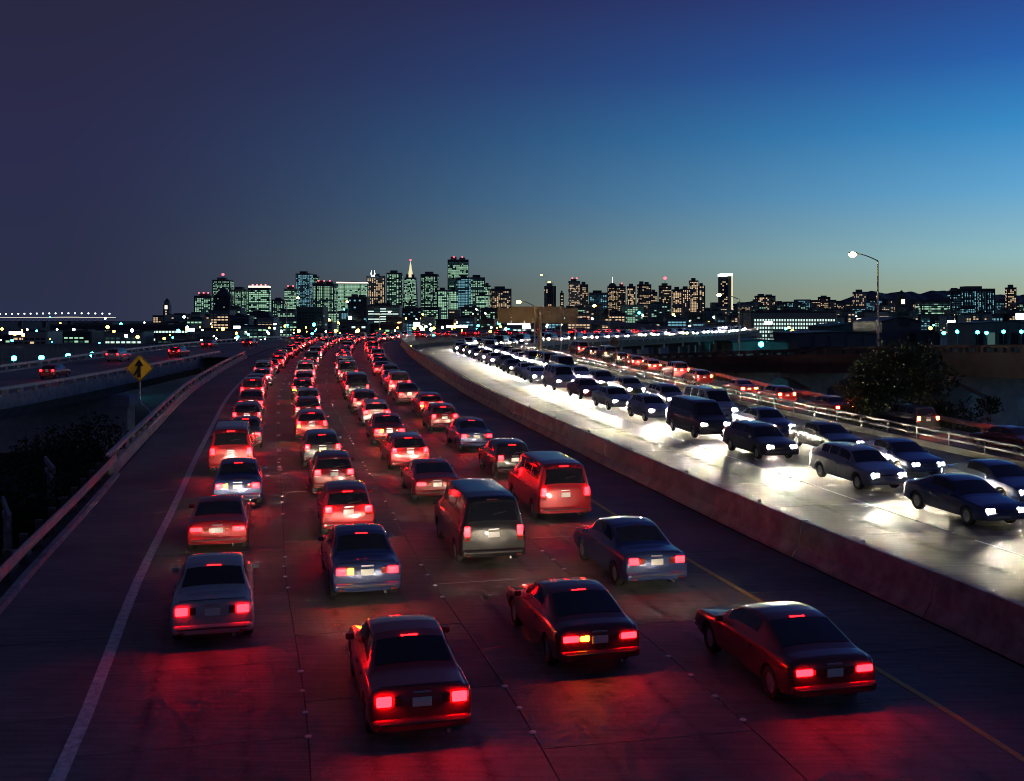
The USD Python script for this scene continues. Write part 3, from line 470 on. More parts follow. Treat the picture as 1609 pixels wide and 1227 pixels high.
def proto(kind, colour, role):
    k = (kind, colour, role)
    if k not in PROTO:
        path = f'/_class_cars/{role}/{colour}_{kind}'.replace(' ', '_'); x = stage.CreateClassPrim(path); UsdGeom.Xform.Define(stage, path); x.SetSpecifier(Sdf.SpecifierClass)
        tl, hd = {'away': (M['tail'], M['headdim']), 'braking': (M['tail_bright'], M['headdim']), 'turning': (M['tail_bright'], M['headdim']), 'oncoming': (M['lens_off'], M['head']), 'side': (M['orange_tail'], M['headdim'])}[role]
        build_car(KINDS[kind], PAINT[colour], tl, hd, x, role == 'turning'); PROTO[k] = path
    return PROTO[k]
NICE = dict(sedan='sedan', coupe='coupe', estate='estate car', hatchback='hatchback', utility_car='tall utility car', van='van')
def ordinal(n): return {1: 'first', 2: 'second', 3: 'third'}.get(n, f'{n}{"th" if 10 <= n % 100 <= 20 else {1: "st", 2: "nd", 3: "rd"}.get(n % 10, "th")}')
RC = random.Random(31)
def traffic(path, d, starts, s1, gap, role, lane, group, rev=False, dz=0.0, colours=('crimson', 'crimson', 'crimson', 'maroon', 'maroon', 'black', 'charcoal', 'silver', 'crimson', 'crimson', 'blue'), turn=(), far=2.6):
    S, i = starts, 0
    while S < s1:
        i += 1; kind = RC.choice(['sedan', 'sedan', 'coupe', 'estate', 'hatchback', 'hatchback', 'utility_car', 'van'] if i > 1 else ['sedan', 'coupe', 'hatchback']); col = RC.choice(colours)
        r = 'turning' if (role == 'away' and i in turn) else 'braking' if role == 'away' and RC.random() < .5 else role; dd = d + RC.uniform(-.25, .25); a = path.P(S, dd, dz); b = path.P(S + KINDS[kind]['L'], dd, dz)
        if rev: a, b = b, a
        h = math.atan2(b[1] - a[1], b[0] - a[0]) - math.pi / 2
        lamp = {'away': 'dim red tail lamps', 'braking': 'bright red brake lamps', 'turning': 'red and amber lamps lit', 'oncoming': 'white headlamps lit', 'side': 'orange tail lamps lit'}[r]
        x = UsdGeom.Xform.Define(stage, free('/World', kind)); pitch = math.atan2(b[2] - a[2], KINDS[kind]['L'])
        x.GetPrim().GetReferences().AddInternalReference(proto(kind, col, r)); x.GetPrim().SetInstanceable(True)
        x.AddTranslateOp().Set(Gf.Vec3d(*map(float, a))); x.AddRotateZOp().Set(math.degrees(h))
        x.AddRotateXOp().Set(math.degrees(pitch))
        tag(x, f'{col} {NICE[kind]} with {lamp}, {ordinal(i)} up {lane}', 'car', group)
        S += KINDS[kind]['L'] + RC.uniform(*gap) * (1.0 if S < 90 else .8 if S < 170 else 1.0 if S < 260 else far)
def startY(Y): return NB.sY(Y)
G1 = 'cars driving away on the left carriageway'
traffic(NB, 5.5, startY(23), 395, (2.2, 4.6), 'away', 'the leftmost red lane', G1, turn=(3,))
traffic(NB, 1.85, startY(17.5), 395, (2.2, 4.6), 'away', 'the second red lane', G1, turn=(2, 6, 9))
traffic(NB, -1.85, startY(20), 395, (2.2, 4.6), 'away', 'the third red lane', G1, turn=(1, 5))
traffic(NB, -5.5, startY(17), 395, (2.2, 4.4), 'away', 'the rightmost red lane', G1, turn=(7,))
G2 = 'cars coming towards the camera on the right carriageway'
OC = ('silver', 'white', 'charcoal', 'black', 'gold', 'white', 'silver', 'blue', 'maroon')
traffic(SB, 1.85, SB.sY(27), sbL - 140, (1.8, 3.6), 'oncoming', 'the nearer white-lit lane', G2, True, .1, OC)
traffic(SB, -1.85, SB.sY(30), sbL - 140, (1.8, 3.6), 'oncoming', 'the farther white-lit lane', G2, True, .1, OC)
traffic(RR, .3, RR.sY(48), RR.L - 14, (3, 7), 'side', 'the side ramp', 'cars on the side ramp beyond the white traffic')
traffic(RL, -2.0, RL.sY(70), RL.sY(220), (26, 45), 'away', 'the right on-ramp lane', 'cars on the left on-ramp')
traffic(RL, 2.4, RL.sY(84), RL.sY(220), (40, 60), 'away', 'the left on-ramp lane', 'cars on the left on-ramp')
traffic(fo, 0, 4, fo.L - 5, (6, 14), 'away', 'the flyover', 'cars on the flyover')
# ------------------------------------------------------------------ road furniture
def street_lamp(name, label, base, H, arm, dirx, group=None, bulb=.30, m=None, diry=0.0):
    t = thing(name, label, 'street lamp', base, 0, group)
    part(t, 'pole', MB().tube([(0, 0, 0), (0, 0, H * .5), (0, 0, H - .3)], [.13, .10, .07], 10).mesh(), M['pole'], 40)
    part(t, 'base_plate', rbox(.42, .42, .3, .05, (0, 0, .12)), M['pole'], 40)
    q = [(dirx * arm * u, diry * u, H - .3 + .75 * math.sin(u * 1.5)) for u in np.linspace(0, 1, 9)]
    part(t, 'arm', MB().tube(q, np.linspace(.06, .045, 9), 8).mesh(), M['dsteel'], 40)
    e = q[-1]; part(t, 'lamp_head', rbox(.85, .34, .2, .08, (e[0] + dirx * .25, e[1], e[2] + .06)), M['dsteel'], 40)
    lens = trimesh.creation.icosphere(2, 1.0); lens = trimesh.Trimesh(lens.vertices * [bulb * 1.1, bulb, bulb * .8] + [e[0] + dirx * .3, e[1], e[2] - .1], lens.faces); part(t, 'lens', lens, m or M['sodium'], True)
    return t
def on(path, Y, d, dz=0): return path.P(path.sY(Y), d, dz)
x, y, z = on(VD, 108.0, 4.6, .2); street_lamp('street_lamp', 'tall street lamp on the viaduct rail against the bright right sky, arm to the left', (x, y, z), 9.7, 2.3, -1, bulb=.36)
x, y, z = on(VD, 150, -4.4, .2); street_lamp('street_lamp', 'street lamp on the far rail of the viaduct by the white building', (x, y, z), 8.6, 2.6, -1, bulb=.32)
for px, Y, top, arm, lab in ((957, 205, 483, 2.6, 'street lamp above the end of the pale ramp rail, right of the sign panel'), (840, 152, 478, 2.0, 'street lamp in front of the brown sign panel')):
    x, _, _ = at(px, 520, Y); zt = at(px, top, Y)[2]; zb = 1.6 if Y > 160 else 2.2; street_lamp('street_lamp', lab, (x, Y, zb), zt - zb, arm, -1, bulb=.34)
for px, Y, top, lab in ((450, 262, 470, 'street lamp on the outer bend at the left, before the green towers'), (529, 285, 476, 'street lamp on the outer bend, second from the left'), (596, 300, 492, 'street lamp on the outer bend, third from the left')):
    x, _, _ = at(px, 520, Y); zt = at(px, top, Y)[2]; street_lamp('street_lamp', lab, (x, Y, 2.6), zt - 2.6, 2.6, 1, bulb=.34)
for px, py, Y, lab in ((858, 433, 620, 'high lamp over the dark slab tower, upper of two'), (870, 444, 640, 'high lamp over the dark slab tower, lower of two')):
    x, y, z = at(px, py, Y); street_lamp('street_lamp', lab, (x, Y, -18), z + 18, 2.5, -1, bulb=.7, m=M['sodium_far'])
# overhead sign seen from behind
x0, y0, z0 = at(782, 508, 165); x1, _, z1 = at(908, 484, 165)
t = thing('overhead_sign', 'brown back of a long overhead sign panel on a steel post', 'road sign')
n = 6
for k in range(n):
    a, b = x0 + (x1 - x0) * k / n, x0 + (x1 - x0) * (k + 1) / n
    part(t, 'panel', MB().box(a + .012, b - .012, 164.9, 165.0, z0, z1 + (.25 if 0 < k < n - 1 else 0)).mesh(), M['signback'])
for z in (z0 + .5, z1 - .5): part(t, 'stiffener', MB().box(x0 + .3, x1 - .3, 164.78, 164.898, z - .06, z + .06).mesh(), M['signback'])
px = at(848, 540, 165)[0]; part(t, 'post', MB().tube([(px, 164.6, .2), (px, 164.6, z1 - .3)], .34, 14).mesh(), M['signback'], 40)
for pxx, lab in ((881, 'slim sign post behind the brown sign panel'), (904, 'slim grey post under the right end of the sign panel')):
    xx = at(pxx, 540, 172)[0]; o = part(None, 'pole', MB().tube([(xx, 172, -6), (xx, 172, z0 + .2)], .12, 8).mesh(), M['pole'], 40); tag(o, lab, 'pole')
# diamond sign seen from behind in the distance
x, y, z = at(965, 538, 196); t = thing('diamond_sign', 'small dark diamond sign on the lamp post above the pale rail', 'road sign', (x, y, z), 0)
part(t, 'plate', MB().add(*[(lambda q: (q[0], q[1]))((np.array([[a, c, b] for c in (-.02, .02) for a, b in ((0, -1.15), (1.15, 0), (0, 1.15), (-1.15, 0))]), [[0, 1, 2, 3], [7, 6, 5, 4], [0, 4, 5, 1], [1, 5, 6, 2], [2, 6, 7, 3], [3, 7, 4, 0]]))][0]).mesh(), M['signback'])
part(t, 'post', MB().tube([(0, .08, -4.5), (0, .08, 1.0)], .07, 8).mesh(), M['pole'], 40)
# merge warning sign at the left edge
import shapely.geometry as sg, shapely.affinity as sa, shapely.ops as so
Ys = 64.0; x, y, z = at(219, 578.5, Ys); t = thing('merge_sign', 'yellow diamond warning sign with a black merging arrow on a bent pole', 'road sign', (x, Ys, z), 0)
def sign_plate(poly, y0, y1, name, m):
    if poly.geom_type != 'Polygon': polys = list(poly.geoms)
    else: polys = [poly]
    b = MB()
    for q in polys: e = trimesh.creation.extrude_polygon(q, y1 - y0, engine='earcut'); b.add(np.stack([e.vertices[:, 0], y1 - e.vertices[:, 2], e.vertices[:, 1]], -1), e.faces)
    return part(t, name, b.mesh(), m)
def diamond(r, rad): q = sa.rotate(sg.box(-r, -r, r, r), 45, origin=(0, 0)); return q.buffer(-rad).buffer(rad)
hd = .60
sign_plate(diamond(hd, .06), 0, .02, 'plate', M['sign'])
sign_plate(diamond(hd - .025, .05).difference(diamond(hd - .05, .045)), -.006, -.001, 'border', M['black'])
arrow = so.unary_union([sg.box(-.09, -.52, .11, .22), sg.Polygon([(-.27, .17), (.01, .58), (.29, .17)]), sg.Polygon([(-.33, -.36), (-.25, -.45), (-.02, -.14), (-.02, .10), (-.09, .06)])])
sign_plate(sa.translate(arrow, -.03, -.03), -.006, -.001, 'merging_arrow', M['black'])
part(t, 'post', MB().tube([(0, .06, .6), (0, .06, -1.75), (.05, .06, -2.05), (.35, .0, -2.35), (.85, -.2, -2.75), (1.0, -.25, -2.95)], .05, 8).mesh(), M['steel'], 40)
# ------------------------------------------------------------------ trees and shrubs
def leafy(name, label, cat, base, H, clumps, nleaf, size, seed, trunk=True):
    rng = np.random.default_rng(seed); t = thing(name, label, cat, base, rng.uniform(0, 6))
    if trunk:
        b = MB().tube([(0, 0, -.6), (.1, 0, H * .3), (.0, .15, H * .62)], [.26, .19, .08], 8)
        part(t, 'trunk', b.mesh(), M['wood'], 40)
        for c, r in clumps[:7]: part(t, 'limb', MB().tube([(.05, 0, H * .25), tuple(np.array(c) * [.5, .5, .8]), tuple(c)], [.1, .07, .03], 6).mesh(), M['wood'], 40)
    P, N = [], []
    per = nleaf // len(clumps)
    for c, r in clumps:
        d = rng.normal(size=(per, 3)); d /= np.linalg.norm(d, axis=1, keepdims=True); rad = r * (.45 + .62 * rng.random((per, 1)) ** .6) * (.8 + .5 * meshkit.noise(d * 2.2 + c, seed)[:, None])
        P.append(np.array(c) + d * rad * [1, 1, .85]); N.append(d + rng.normal(size=(per, 3)) * .7)
    P, N = np.vstack(P), np.vstack(N); N /= np.linalg.norm(N, axis=1, keepdims=True); a = np.cross(N, rng.normal(size=N.shape)); a /= np.linalg.norm(a, axis=1, keepdims=True); bb = np.cross(N, a); s = size * rng.uniform(.6, 1.3, (len(P), 1))
    v = np.stack([P - a * s, P + bb * s * .5 + N * s * .15, P + a * s, P - bb * s * .5 + N * s * .15], 1).reshape(-1, 3); i = np.arange(len(P))[:, None] * 4
    part(t, 'crown', (v, np.hstack([i, i + 1, i + 2, i + 3])), M['leaf']); return t
def crown(rng, W, H, n, lo=.35, rr=(.16, .30)):
    out = []
    for k in range(n):
        a = rng.uniform(0, 6.28); q = math.sqrt(rng.random()); h = rng.uniform(lo, .92); w = W * .5 * (1 - .55 * max(0, (h - .5) / .5) ** 1.6)
        out.append(((math.cos(a) * q * w, math.sin(a) * q * w * .8, h * H), rng.uniform(*rr) * W * .6))
    return out
rg = random.Random(5)
x, y, z = at(1425, 600, 72); zb = float(gz(x, 72)); leafy('tree', 'leafy dark tree between the orange tail lights and the viaduct', 'tree', (x, 72, zb), 12.4, crown(rg, 8.6, 12.4, 46, .18), 15000, .17, 11)
for px, top, Y, W, lab in ((1312, 594, 84, 4.6, 'small pointed shrub in front of the pale pier wall, left of the tree'), (1350, 590, 82, 5.0, 'rounded shrub touching the left side of the leafy tree'), (1500, 562, 76, 7.0, 'shrub at the right flank of the leafy tree')):
    x, y, zt = at(px, top, Y); zb = float(gz(x, Y)); leafy('shrub', lab, 'shrub', (x, Y, zb), zt - zb, crown(rg, W, zt - zb, 16, .15), 3600, .15, px)
for px, top, Y, W, lab in ((130, 668, 74, 11, 'large dark shrub mass before the broad pier wall'), (60, 700, 66, 9, 'dark shrub at the lower left under the on-ramp'), (165, 720, 62, 7, 'dark shrub beside the guard rail kink'), (20, 760, 52, 8, 'dark shrub at the left edge of the photo'), (100, 790, 50, 7, 'dark shrub behind the broken low rail')):
    x, y, zt = at(px, top, Y); zb = float(gz(x, Y)) - .3; leafy('shrub', lab, 'shrub', (x, Y, zb), max(2.5, zt - zb), crown(rg, W, max(2.5, zt - zb), 18, .05), 4200, .17, px + 3)
# ------------------------------------------------------------------ the city
RB = random.Random(77)
def building(name, label, px0, px1, ptop, Y, wall=0, win='green', lit=.6, depth=None, floor=4.2, bay=4.4, yaw=0.0, roof='slab', crown_band=False, fins=0, zb=-19.0, group=None, lights=0, mast=0.0, cat='building', pane=(.76, .56), litrows=None, sides=True, beaconsize=2.2):
    x0, _, zt = at(px0, ptop, Y); x1 = at(px1, ptop, Y)[0]; W = x1 - x0; D = depth or W * .8; H = zt - zb; t = thing(name, label, cat, ((x0 + x1) / 2, Y + D / 2, zb), yaw, group)
    # body with a chamfered plan, base plinth and parapet
    ch = min(W, D) * .04; pl = sg.Polygon([(-W / 2 + ch, -D / 2), (W / 2 - ch, -D / 2), (W / 2, -D / 2 + ch), (W / 2, D / 2 - ch), (W / 2 - ch, D / 2), (-W / 2 + ch, D / 2), (-W / 2, D / 2 - ch), (-W / 2, -D / 2 + ch)])
    Hb = H - (floor * 1.2 if crown_band else 0); body = trimesh.creation.extrude_polygon(pl, Hb, engine='earcut'); part(t, 'wall', body, WALL[wall])
    b = MB().tm(trimesh.creation.extrude_polygon(pl.buffer(.35).difference(pl.buffer(-.9)), 1.3, engine='earcut').apply_translation((0, 0, Hb - .3)))
    if roof == 'slab': b.box(-W * .27, W * .2, -D * .25, D * .25, Hb + .002, Hb + min(7, H * .06) + 1.2)
    if roof == 'two': b.box(-W * .36, -W * .08, -D * .2, D * .3, Hb + .002, Hb + min(8, H * .06) + 2); b.box(W * .05, W * .33, -D * .3, D * .2, Hb + .002, Hb + min(6, H * .05) + 1.5)
    part(t, 'roof', b.mesh(), WALL[3] if wall != 3 else WALL[4])
    if roof == 'pyramid':
        h = W * .55; part(t, 'spire_roof', (np.array([[-W * .42, -D * .42, Hb], [W * .42, -D * .42, Hb], [W * .42, D * .42, Hb], [-W * .42, D * .42, Hb], [0, 0, Hb + h]]), np.array([[0, 1, 4], [1, 2, 4], [2, 3, 4], [3, 0, 4]])), WALL[3])
    if roof == 'dome': d = trimesh.creation.icosphere(2, 1.0); d.vertices = d.vertices * [W * .4, D * .4, W * .38] + [0, 0, Hb]; part(t, 'dome', d, WALL[4], True); part(t, 'spike', MB().tube([(0, 0, Hb + W * .3), (0, 0, Hb + W * .95)], [1.6, .5], 8).mesh(), M['sheet_white'])
    if crown_band: part(t, 'lit_crown', MB().tm(trimesh.creation.extrude_polygon(pl.buffer(-.6), floor * 1.2, engine='earcut').apply_translation((0, 0, Hb + .002))).mesh(), M['crown'] if crown_band is True else crown_band)
    LW, DW = MB(), MB(); faces = [(-D / 2, W, 0)] + ([(-W / 2, D, -1), (W / 2, D, 1)] if sides else [])
    nf = max(1, int((Hb - 3) / floor))
    for off, wd, sd in faces:
        nb_ = max(1, int((wd - 2 * ch - 1) / bay)); pitch = (wd - 2 * ch - 1) / nb_
        for r in range(nf):
            mood = RB.random(); pr = lit * (.35 + 1.3 * mood) if litrows is None else (lit if litrows(r, nf) else .04)
            run = RB.random() < pr
            for c in range(nb_):
                if RB.random() < .78: run = RB.random() < pr
                u = -wd / 2 + ch + .5 + (c + .5) * pitch; hw, z0 = pitch * pane[0] / 2, 1.6 + r * floor; z1 = z0 + floor * pane[1]; e = .18
                q = [(u - hw, z0), (u + hw, z0), (u + hw, z1), (u - hw, z1)]
                v = [(a, off - e, z) for a, z in q] if sd == 0 else [(off + sd * e, a * sd, z) for a, z in q]
                if run: LW.add(v, [[0, 1, 2, 3]])
                elif sd == 0 and RB.random() < .85: DW.add(v, [[0, 1, 2, 3]])
    if LW.n: tag(part(t, 'lit_window', LW.mesh(), WIN[win]), kind='stuff')
    if DW.n: tag(part(t, 'dim_window', DW.mesh(), M['pane'] if lit < .2 else FILL_GLOW[win]), kind='stuff')  # unlit panes; on the brighter towers they carry the added fill glow
    for k in range(fins):
        u = -W / 2 + (k + .5) * W / fins; part(t, 'fin', MB().box(u - W * .012 - .3, u + W * .012 + .3, -D / 2 - .8, -D / 2 - .002, 2, Hb - .4).mesh(), WALL[3])
    if mast: part(t, 'mast', MB().tube([(0, 0, Hb), (0, 0, Hb + mast)], [.9, .4], 6).mesh(), M['dsteel'])
    for k in range(lights):
        u = 0 if mast and lights == 1 else -W * .4 + W * .8 * (k + .5) / lights; s = trimesh.creation.icosphere(1, beaconsize); s.apply_translation((u, -D * .3 if not (mast and lights == 1) else 0, Hb + (mast + 1 if mast and lights == 1 else 9 if roof else 3))); part(t, 'beacon', s, M['red_far'])
    return t
M['crown'] = glowing('lit_crown', (1, .92, .72), 1.6)
def tower(label, *a, **k): return building('tower', label + (' in the skyline' if len(label.split()) < 13 else ''), *a, **k)
TW = [  # label, x0, x1, top, distance, options
 ('leftmost squat green-lit tower with three red roof lights', 305, 333, 465, 2900, dict(wall=1, lit=.55, lights=3)),
 ('square green-lit tower with a red beacon on its mast', 333, 361, 440, 3000, dict(wall=3, lit=.7, mast=16, lights=1, beaconsize=4)),
 ('low dark block with stepped roof before the tower with the mast', 335, 362, 464, 2700, dict(wall=3, lit=.12, roof='pyramid')),
 ('pale green flat block right of the tower with the mast', 361, 388, 455, 2950, dict(wall=0, lit=.75)),
 ('tower with an ivory glowing crown and four red lights', 388, 421, 449, 2900, dict(wall=3, lit=.85, crown_band=True, lights=4, fins=1, pane=(.85, .62), mast=14)),
 ('small stepped block left of the bluish tower', 427, 446, 471, 2900, dict(wall=1, lit=.5)),
 ('narrow green tower left of the bluish tower', 446, 466, 454, 3000, dict(wall=0, lit=.7, lights=2)),
 ('tall bluish slab tower with few bright panes', 465, 488, 430, 3200, dict(wall=0, win='cool', lit=.6, fins=3)),
 ('slim green tower touching the bluish slab tower', 488, 501, 435, 3250, dict(wall=0, lit=.75)),
 ('wide green tower with a sloped dark roof and red lights', 492, 527, 446, 2900, dict(wall=1, lit=.75, roof='two', lights=3)),
 ('broad bright green block with a glowing top line', 526, 576, 443, 3100, dict(wall=2, lit=.9, crown_band=True, bay=4.0, pane=(.85, .6))),
 ('warm-topped tower with a white forked crown', 575, 604, 434, 3250, dict(wall=1, lit=.65, win='warm')),
 ('dark tower with scattered ivory panes left of the spire', 607, 631, 429, 3000, dict(wall=3, lit=.5, fins=4)),
 ('dark split tower right of the spire', 661, 688, 431, 3000, dict(wall=3, lit=.55, fins=2)),
 ('low green block between split tower and tallest tower', 688, 703, 456, 2900, dict(wall=0, lit=.75)),
 ('bright block at the foot of the tallest tower', 705, 720, 456, 2800, dict(wall=2, lit=.95, pane=(.85, .7))),
 ('tallest dark tower with a brightly lit band near its top', 703, 736, 408, 3300, dict(wall=3, lit=.75, roof='two', lights=2, pane=(.6, .75), litrows=lambda r, n: r > n * .76 and r < n * .95 or (r < n * .5 and r % 3 == 0))),
 ('white striped block in front of the tallest tower', 719, 738, 436, 3000, dict(wall=1, lit=.85, win='cool', bay=8, pane=(.9, .5))),
 ('green gridded tower right of the tallest tower', 737, 761, 436, 3100, dict(wall=1, lit=.7)),
 ('pale lit block low before the green gridded tower', 748, 768, 464, 2700, dict(wall=5, lit=.7, fins=2)),
 ('short tower with a white corner right of the gridded tower', 760, 771, 449, 3050, dict(wall=2, lit=.6)),
 ('dark slab with vertical rows of warm panes', 770, 802, 454, 2900, dict(wall=4, lit=.45, win='warm', fins=6)),
 ('isolated dark slab tower with two orange lit patches', 856, 873, 450, 2300, dict(wall=3, lit=.06, win='warm')),
 ('thin low dark tower with a few orange panes', 880, 886, 461, 2600, dict(wall=3, lit=.25, win='warm')),
 ('pale tower with two red roof lights', 894, 911, 442, 3000, dict(wall=5, lit=.4, win='warm', lights=2)),
 ('dark tower right of the pale tower with red lights', 911, 924, 447, 3050, dict(wall=3, lit=.4, win='warm')),
 ('flat grey building right of the pale tower', 926, 955, 460, 3000, dict(wall=0, lit=.3, win='cool')),
 ('domed dark tower with a white spike', 955, 971, 450, 3100, dict(wall=3, lit=.5, win='warm', roof='dome')),
 ('dark tower with warm panes right of the domed tower', 971, 983, 450, 3100, dict(wall=3, lit=.4, win='warm', lights=1)),
 ('narrow dark tower, third right of the domed tower', 986, 999, 450, 3100, dict(wall=3, lit=.35, win='warm')),
 ('wide dark tower with warm dotted panes', 1003, 1023, 447, 3000, dict(wall=3, lit=.45, win='warm', roof='two')),
 ('low dark tower beside the wide dotted tower', 1022, 1033, 459, 3100, dict(wall=3, lit=.3, win='warm')),
 ('stepped dark hotel tower with a red light on its mast', 1036, 1056, 449, 3100, dict(wall=3, lit=.4, win='warm', mast=22, lights=1, beaconsize=4.5)),
 ('warm-lit gridded tower right of the stepped tower', 1057, 1072, 455, 2900, dict(wall=4, lit=.65, win='warm')),
 ('dim tower behind the middle street lamp', 1071, 1085, 454, 3000, dict(wall=1, lit=.4, win='warm')),
 ('warm-topped tower right of the middle street lamp', 1084, 1098, 441, 3100, dict(wall=4, lit=.6, win='warm')),
 ('plain dim tower left of the white-edged tower', 1097, 1108, 449, 3100, dict(wall=1, lit=.3, win='warm')),
 ('dark crowned building on the hill crest', 1190, 1219, 465, 2900, dict(wall=3, lit=.3, win='warm', roof='two', zb=10)),
 ('small square tower on the hill at right', 1288, 1305, 467, 2900, dict(wall=3, lit=.45, win='warm', zb=10)),
 ('slim lit apartment tower before the mountains', 1343, 1361, 459, 2800, dict(wall=2, lit=.55, win='warm')),
 ('left low wing of the big dark slab at right', 1494, 1511, 457, 2300, dict(wall=3, lit=.2, win='cool', fins=4)),
 ('big dark ribbed slab building with bluish lit rows', 1510, 1565, 454, 2300, dict(wall=3, lit=.35, win='cool', fins=14, bay=3.5)),
 ('narrow tower at the far right edge', 1584, 1598, 452, 2500, dict(wall=3, lit=.4, win='warm')),
 ('lit stepped block below the mountains', 1450, 1496, 474, 2200, dict(wall=0, lit=.6, bay=6, pane=(.9, .5))),
]
for lab, a, b, top, Y, o in TW:
    for kk, vv in (('bay', RB.uniform(3.4, 6.5)), ('floor', RB.uniform(3.8, 5.4)), ('pane', (RB.uniform(.5, .85), RB.uniform(.45, .75))), ('fins', RB.choice([0, 0, 2, 3, 5]))): o.setdefault(kk, vv)
    tower(lab, a, b, top, Y, yaw=RB.uniform(-.16, .16), depth=(b - a) * Y / FPX * RB.uniform(.6, .9), **o)
# forked crown, spire tower, stepped needle tower, white-edged tower, clock tower
Y = 3235; x, _, zt = at(586, 434, Y); t = thing('roof_crown', 'white glowing forked crown on the warm-topped tower', 'roof ornament', (x, Y, zt - 1), 0)
for s in (-1, 1): part(t, 'prong', MB().tube([(s * 3, 0, 0), (s * 5.5, 0, 9), (s * 4.5, 0, 19)], [2, 1.6, .6], 8).mesh(), M['sheet_white'])
Y = 3400; x, _, zs = at(645, 436, Y); tip = at(645, 409, Y)[2]
t = thing('pyramid_tower', 'tapering tower with a tall golden lit spire', 'tower', (x, Y, -19), 0); Hh = zs + 19; w0, w1 = 27, 18
part(t, 'wall', (np.array([[sx * w, sy * w, z] for z, w in ((0, w0), (Hh, w1)) for sx, sy in ((-1, -1), (1, -1), (1, 1), (-1, 1))]), np.array([[0, 1, 5, 4], [1, 2, 6, 5], [2, 3, 7, 6], [3, 0, 4, 7], [4, 5, 6, 7], [3, 2, 1, 0]])), WALL[1])
M['spire'] = glowing('lit_spire', (1, .88, .5), .9); part(t, 'spire', (np.array([[-8, -8, Hh], [8, -8, Hh], [8, 8, Hh], [-8, 8, Hh], [0, 0, tip + 19]]), np.array([[0, 1, 4], [1, 2, 4], [2, 3, 4], [3, 0, 4]])), M['spire'])
for s in (-1, 1): part(t, 'wing', MB().box(s * 9 - 4, s * 9 + 4, -17, -5, Hh, Hh + 10).mesh(), WALL[1])
s = trimesh.creation.icosphere(1, 3.2); s.apply_translation((0, 0, tip + 20)); part(t, 'beacon', s, M['red_far'])
LW = MB()
for r in range(int((Hh - 4) / 4.4)):
    z = 2 + r * 4.4; w = w0 + (w1 - w0) * z / Hh
    for c in range(10):
        if RB.random() < (.75 if r > Hh / 4.4 * .55 else .4): u = -w + .8 + (c + .5) * (2 * w - 1.6) / 10; LW.add([(u - w * .07, -w - .35, z), (u + w * .07, -w - .35, z), (u + w * .07, -w - .1, z + 2.5), (u - w * .07, -w - .1, z + 2.5)], [[0, 1, 2, 3]])
tag(part(t, 'lit_window', LW.mesh(), WIN['green']), kind='stuff')
Y = 2400; x0, _, zt = at(1132, 430, Y); x1 = at(1151, 430, Y)[0]; W = x1 - x0
t = thing('tower', 'slender tower edged with white light lines, tallest at right of centre', 'tower', ((x0 + x1) / 2, Y, -19), 0)
part(t, 'wall', MB().box(-W / 2, W * .12, 0, W, 0, zt + 12).mesh(), WALL[3]); part(t, 'side_wall', MB().box(W * .122, W / 2, -1.5, W * .9, 0, zt + 14).mesh(), WALL[5])
part(t, 'top_line', MB().box(-W / 2 - .4, W / 2 + .4, -2.4, W + .5, zt + 14.002, zt + 19).mesh(), M['sheet_white']); part(t, 'edge_line', MB().box(W / 2 - 3.0, W / 2 + .3, -2.2, -1.502, 6, zt + 13.9).mesh(), M['spire'])
LW = MB()
for r in range(int((zt + 10) / 4.4)):
    for c in range(4):
        if RB.random() < .3: u = -W / 2 + 1 + c * 4; LW.add([(u, -.25, 2 + r * 4.4), (u + 2.6, -.25, 2 + r * 4.4), (u + 2.6, -.25, 4.4 + r * 4.4), (u, -.25, 4.4 + r * 4.4)], [[0, 1, 2, 3]])
tag(part(t, 'lit_window', LW.mesh(), WIN['warm']), kind='stuff')
for lab, pxa, pxb, top, Y, wl in (('small clock tower with a bright lamp at the left of the skyline', 256, 266, 471, 2600, 2), ('stepped pointed tower before the mountains at right', 1412, 1426, 459, 2400, 4)):
    x0, _, zt = at(pxa, top, Y); x1 = at(pxb, top, Y)[0]; W = x1 - x0; H = zt + 19; t = thing('stepped_tower', lab, 'tower', ((x0 + x1) / 2, Y, -19), 0)
    part(t, 'shaft', MB().box(-W / 2, W / 2, 0, W, 0, H * .84).mesh(), WALL[wl]); part(t, 'upper_stage', MB().box(-W * .38, W * .38, W * .12, W * .88, H * .84, H * .95).mesh(), WALL[wl])
    part(t, 'roof', (np.array([[-W * .36, W * .14, H * .95], [W * .36, W * .14, H * .95], [W * .36, W * .86, H * .95], [-W * .36, W * .86, H * .95], [0, W * .5, H * 1.06]]), np.array([[0, 1, 4], [1, 2, 4], [2, 3, 4], [3, 0, 4]])), WALL[3])
    part(t, 'lit_belfry', MB().box(-W * .2, W * .2, -.6, -.002, H * .70, H * .82).mesh(), M['crown'])
    LW = MB()
    for r in range(8): LW.add([(-W * .15, -.3, 4 + r * 6), (W * .1, -.3, 4 + r * 6), (W * .1, -.3, 7 + r * 6), (-W * .15, -.3, 7 + r * 6)], [[0, 1, 2, 3]])
    tag(part(t, 'lit_window', LW.mesh(), WIN['warm']), kind='stuff')
